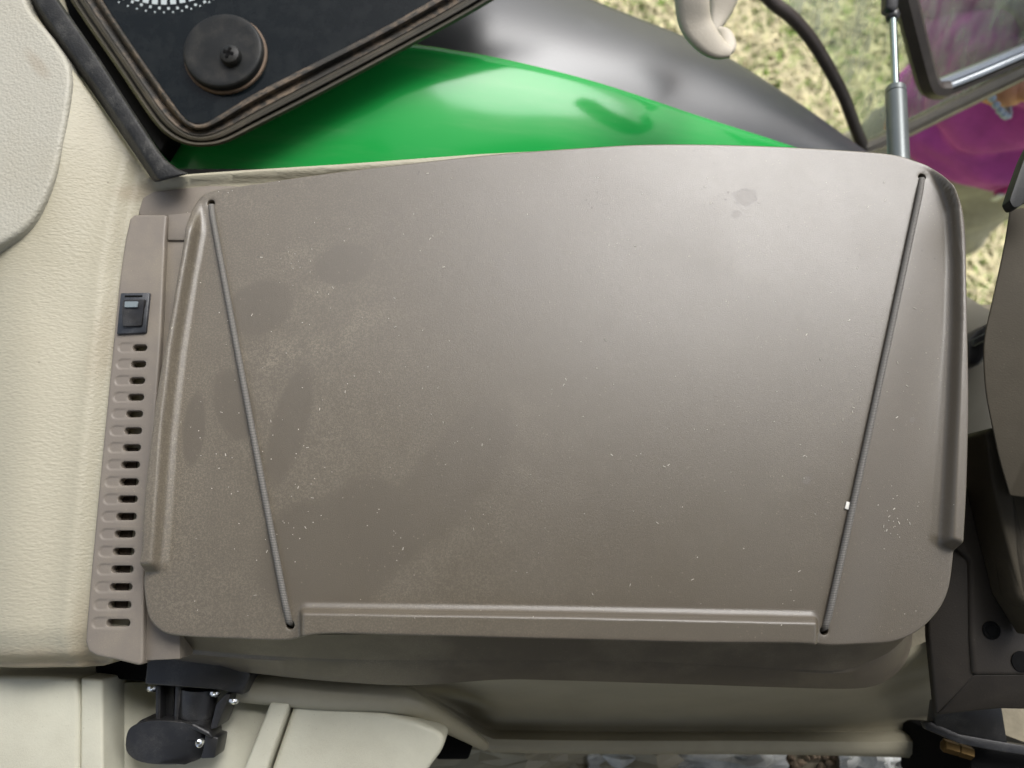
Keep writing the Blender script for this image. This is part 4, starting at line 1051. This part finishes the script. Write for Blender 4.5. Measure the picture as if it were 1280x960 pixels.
def sleeve(pts, rads):
    s = smooth([(*p, r) for p, r in zip(pts, rads)], 8)
    P3 = [Vector(q[:3]) for q in s]; R3 = [q[3] + 0.004 * math.sin(i * 1.3) + 0.003 * math.sin(i * 0.55) for i, q in enumerate(s)]
    obj('sleeve', tube(P3, R3, 20), M['jacket'], jk, 80)
sleeve([bp_(0, 0.11, -0.13), bp_(0.0, 0.165, -0.25), el_r, el_r.lerp(wr, 0.45), el_r.lerp(wr, 0.80)], [0.07, 0.066, 0.06, 0.052, 0.042])
sleeve([bp_(0, -0.13, -0.13), bp_(0.0, -0.21, -0.25), bp_(0.02, -0.25, -0.40), bp_(0.10, -0.22, -0.38), bp_(0.14, -0.205, -0.365)], [0.07, 0.066, 0.06, 0.05, 0.042])
zp = [bp_(0.1335, 0.0, -0.66), bp_(0.142, -0.01, -0.60), bp_(0.142, -0.02, -0.5), bp_(0.138, -0.02, -0.40), bp_(0.14, -0.02, -0.28), bp_(0.13, -0.02, -0.16)]
zz = [Vector(q) for q in smooth(zp, 6)]
obj('zip', tube(zz, 0.0055, 8), M['zip'], jk, 60)
obj('zip_pull', from_bm(rbox(bp_(0.142, 0.002, -0.655), 0.012, 0.006, 0.022, 0.003)), M['alu'], jk)
# trousers
tro = [(bp_(0, 0, -0.64), 0.145), (bp_(0, 0.09, -0.76), 0.112), (bp_(0.015, 0.10, -1.06), 0.088), (bp_(0.0, 0.11, -1.25), 0.08), (bp_(0, 0.11, -1.44), 0.078), (bp_(0, -0.09, -0.76), 0.112), (bp_(0.015, -0.10, -1.06), 0.088), (bp_(0, -0.11, -1.25), 0.08), (bp_(0, -0.11, -1.44), 0.078), (bp_(0, 0, -0.55), 0.12)]
to_ = skin_mesh('trousers', tro, [(0, 1), (1, 2), (2, 3), (3, 4), (0, 5), (5, 6), (6, 7), (7, 8), (0, 9)], M['trouser'], 0, 3, person)
tx = bpy.data.textures.new('cloth_folds', 'CLOUDS'); tx.noise_scale = 0.10; tx.noise_depth = 2
dm = to_.modifiers.new('folds', 'DISPLACE'); dm.texture = tx; dm.strength = 0.07; dm.mid_level = 0.5; dm.texture_coords = 'LOCAL'
# beads
bc = wr.lerp(hd, -0.05); u = hv.orthogonal().normalized(); w = hv.cross(u)
bm = bmesh.new()
for k in range(20):
    an = 2 * math.pi * k / 20
    bmesh.ops.create_uvsphere(bm, u_segments=8, v_segments=6, radius=0.0048, matrix=Matrix.Translation(bc + (u * math.cos(an) + w * math.sin(an)) * 0.030))
obj('bracelet', from_bm(bm), M['bracelet'], person, 60)
# added brown sheet with a purple band, gives the pane its brown area
loops = []
for z in np.linspace(-0.385, -0.10, 16):
    L = []
    for k in range(28):
        an = -1.25 + 2.5 * k / 27
        rr = 0.168 + 0.006 * math.sin(14 * an + z * 8) + 0.02 * (z + 0.44)
        L.append(bp_(rr * math.cos(an), (rr + 0.035) * math.sin(an), z))
    loops.append(L)
sf = obj('brown_sheet', loft(loops, False), M['brown_sheet'], person, 80); md = sf.modifiers.new('t', 'SOLIDIFY'); md.thickness = 0.004
# hair
hr = bmesh.new(); bmesh.ops.create_uvsphere(hr, u_segments=20, v_segments=14, radius=0.11, matrix=Matrix.Translation(bp_(-0.015, 0, 0.09)) @ Matrix.Diagonal((0.95, 0.95, 1.1, 1)))
obj('hair', from_bm(hr), M['hair'], person, 80)

# ================================================================== GRASS on the ground in view
def blades(n, name, m, label, hlo, hhi, lean):
    v = []; f = []
    for k in range(n):
        px = random.uniform(680, 1330); py = random.uniform(-60, 420) if px > 1180 else random.uniform(-60, 210)
        c = P(px, py, GZ); a = random.uniform(0, 6.28); h = random.uniform(hlo, hhi); w_ = random.uniform(0.002, 0.005)
        dx, dy = math.cos(a), math.sin(a); l = random.uniform(0.2, 1.0) * lean
        i = len(v)
        v += [(c.x - dy * w_, c.y + dx * w_, GZ), (c.x + dy * w_, c.y - dx * w_, GZ), (c.x + dx * h * l * 0.5 + dy * w_ * .7, c.y + dy * h * l * 0.5 - dx * w_ * .7, GZ + h * 0.6), (c.x + dx * h * l * 0.5 - dy * w_ * .7, c.y + dy * h * l * 0.5 + dx * w_ * .7, GZ + h * 0.6), (c.x + dx * h * l * 1.2, c.y + dy * h * l * 1.2, GZ + h * 0.8)]
        f += [(i, i + 1, i + 2, i + 3), (i + 3, i + 2, i + 4)]
    o = obj(name, from_data(v, f), m, None, None, smooth_sh=False); tag(o, label, 'grass', kind='stuff')
blades(9000, 'straw_litter', M['straw'], 'dry straw lying over the ground outside', 0.02, 0.10, 2.2)
blades(6000, 'green_grass', M['blade'], 'short green grass among the straw outside', 0.03, 0.09, 0.9)

# ================================================================== SPECKS ON THE LID
c = P(1059.5, 632); zc = float(lid_h(np.array([c.x]), np.array([c.y]))[0])
ch = obj('paint_chip', from_bm(rbox((c.x, c.y, zc + 0.0006), 0.0024, 0.0046, 0.0011, 0.0003, -0.35)), M['debris']); tag(ch, 'small white chip lying on the lid beside the right elastic strap', 'chip')
clus = [(random.uniform(230, 1160), random.uniform(300, 770), random.uniform(12, 70)) for _ in range(26)]
v = []; f = []
for k in range(330):
    px = random.uniform(200, 1190); py = random.uniform(215, 780)
    if random.random() < 0.6:
        cx_, cy_, sg_ = clus[int(random.random() ** 1.5 * len(clus))]; px = random.gauss(cx_, sg_); py = random.gauss(cy_, sg_)
        if not (205 < px < 1185 and 220 < py < 775): continue
    X = P(px, py); h0 = float(lid_h(np.array([X.x]), np.array([X.y]))[0])
    L = random.choice((0.0003, 0.0004, 0.0004, 0.0005, 0.0006, 0.0016)) ; w_ = 0.00028 * random.uniform(0.8, 1.5); a = random.uniform(0, 3.14)
    d = Vector((math.cos(a), math.sin(a), 0)); s_ = Vector((-d.y, d.x, 0)); i = len(v); b0 = Vector((X.x, X.y, h0))
    for zz_ in (0.0, 0.0004):
        for p_, q_ in ((-1, -1), (1, -1), (1, 1), (-1, 1)): v.append(tuple(b0 + d * (p_ * L / 2) + s_ * (q_ * w_ / 2) + Vector((0, 0, zz_))))
    f += [(i + 4, i + 5, i + 6, i + 7)] + [(i + j, i + (j + 1) % 4, i + 4 + (j + 1) % 4, i + 4 + j) for j in range(4)]
sk = obj('dust_specks', from_data(v, f), M['speck'], None, None, smooth_sh=False); tag(sk, 'pale dust specks scattered over the taupe lid', 'dust', kind='stuff')
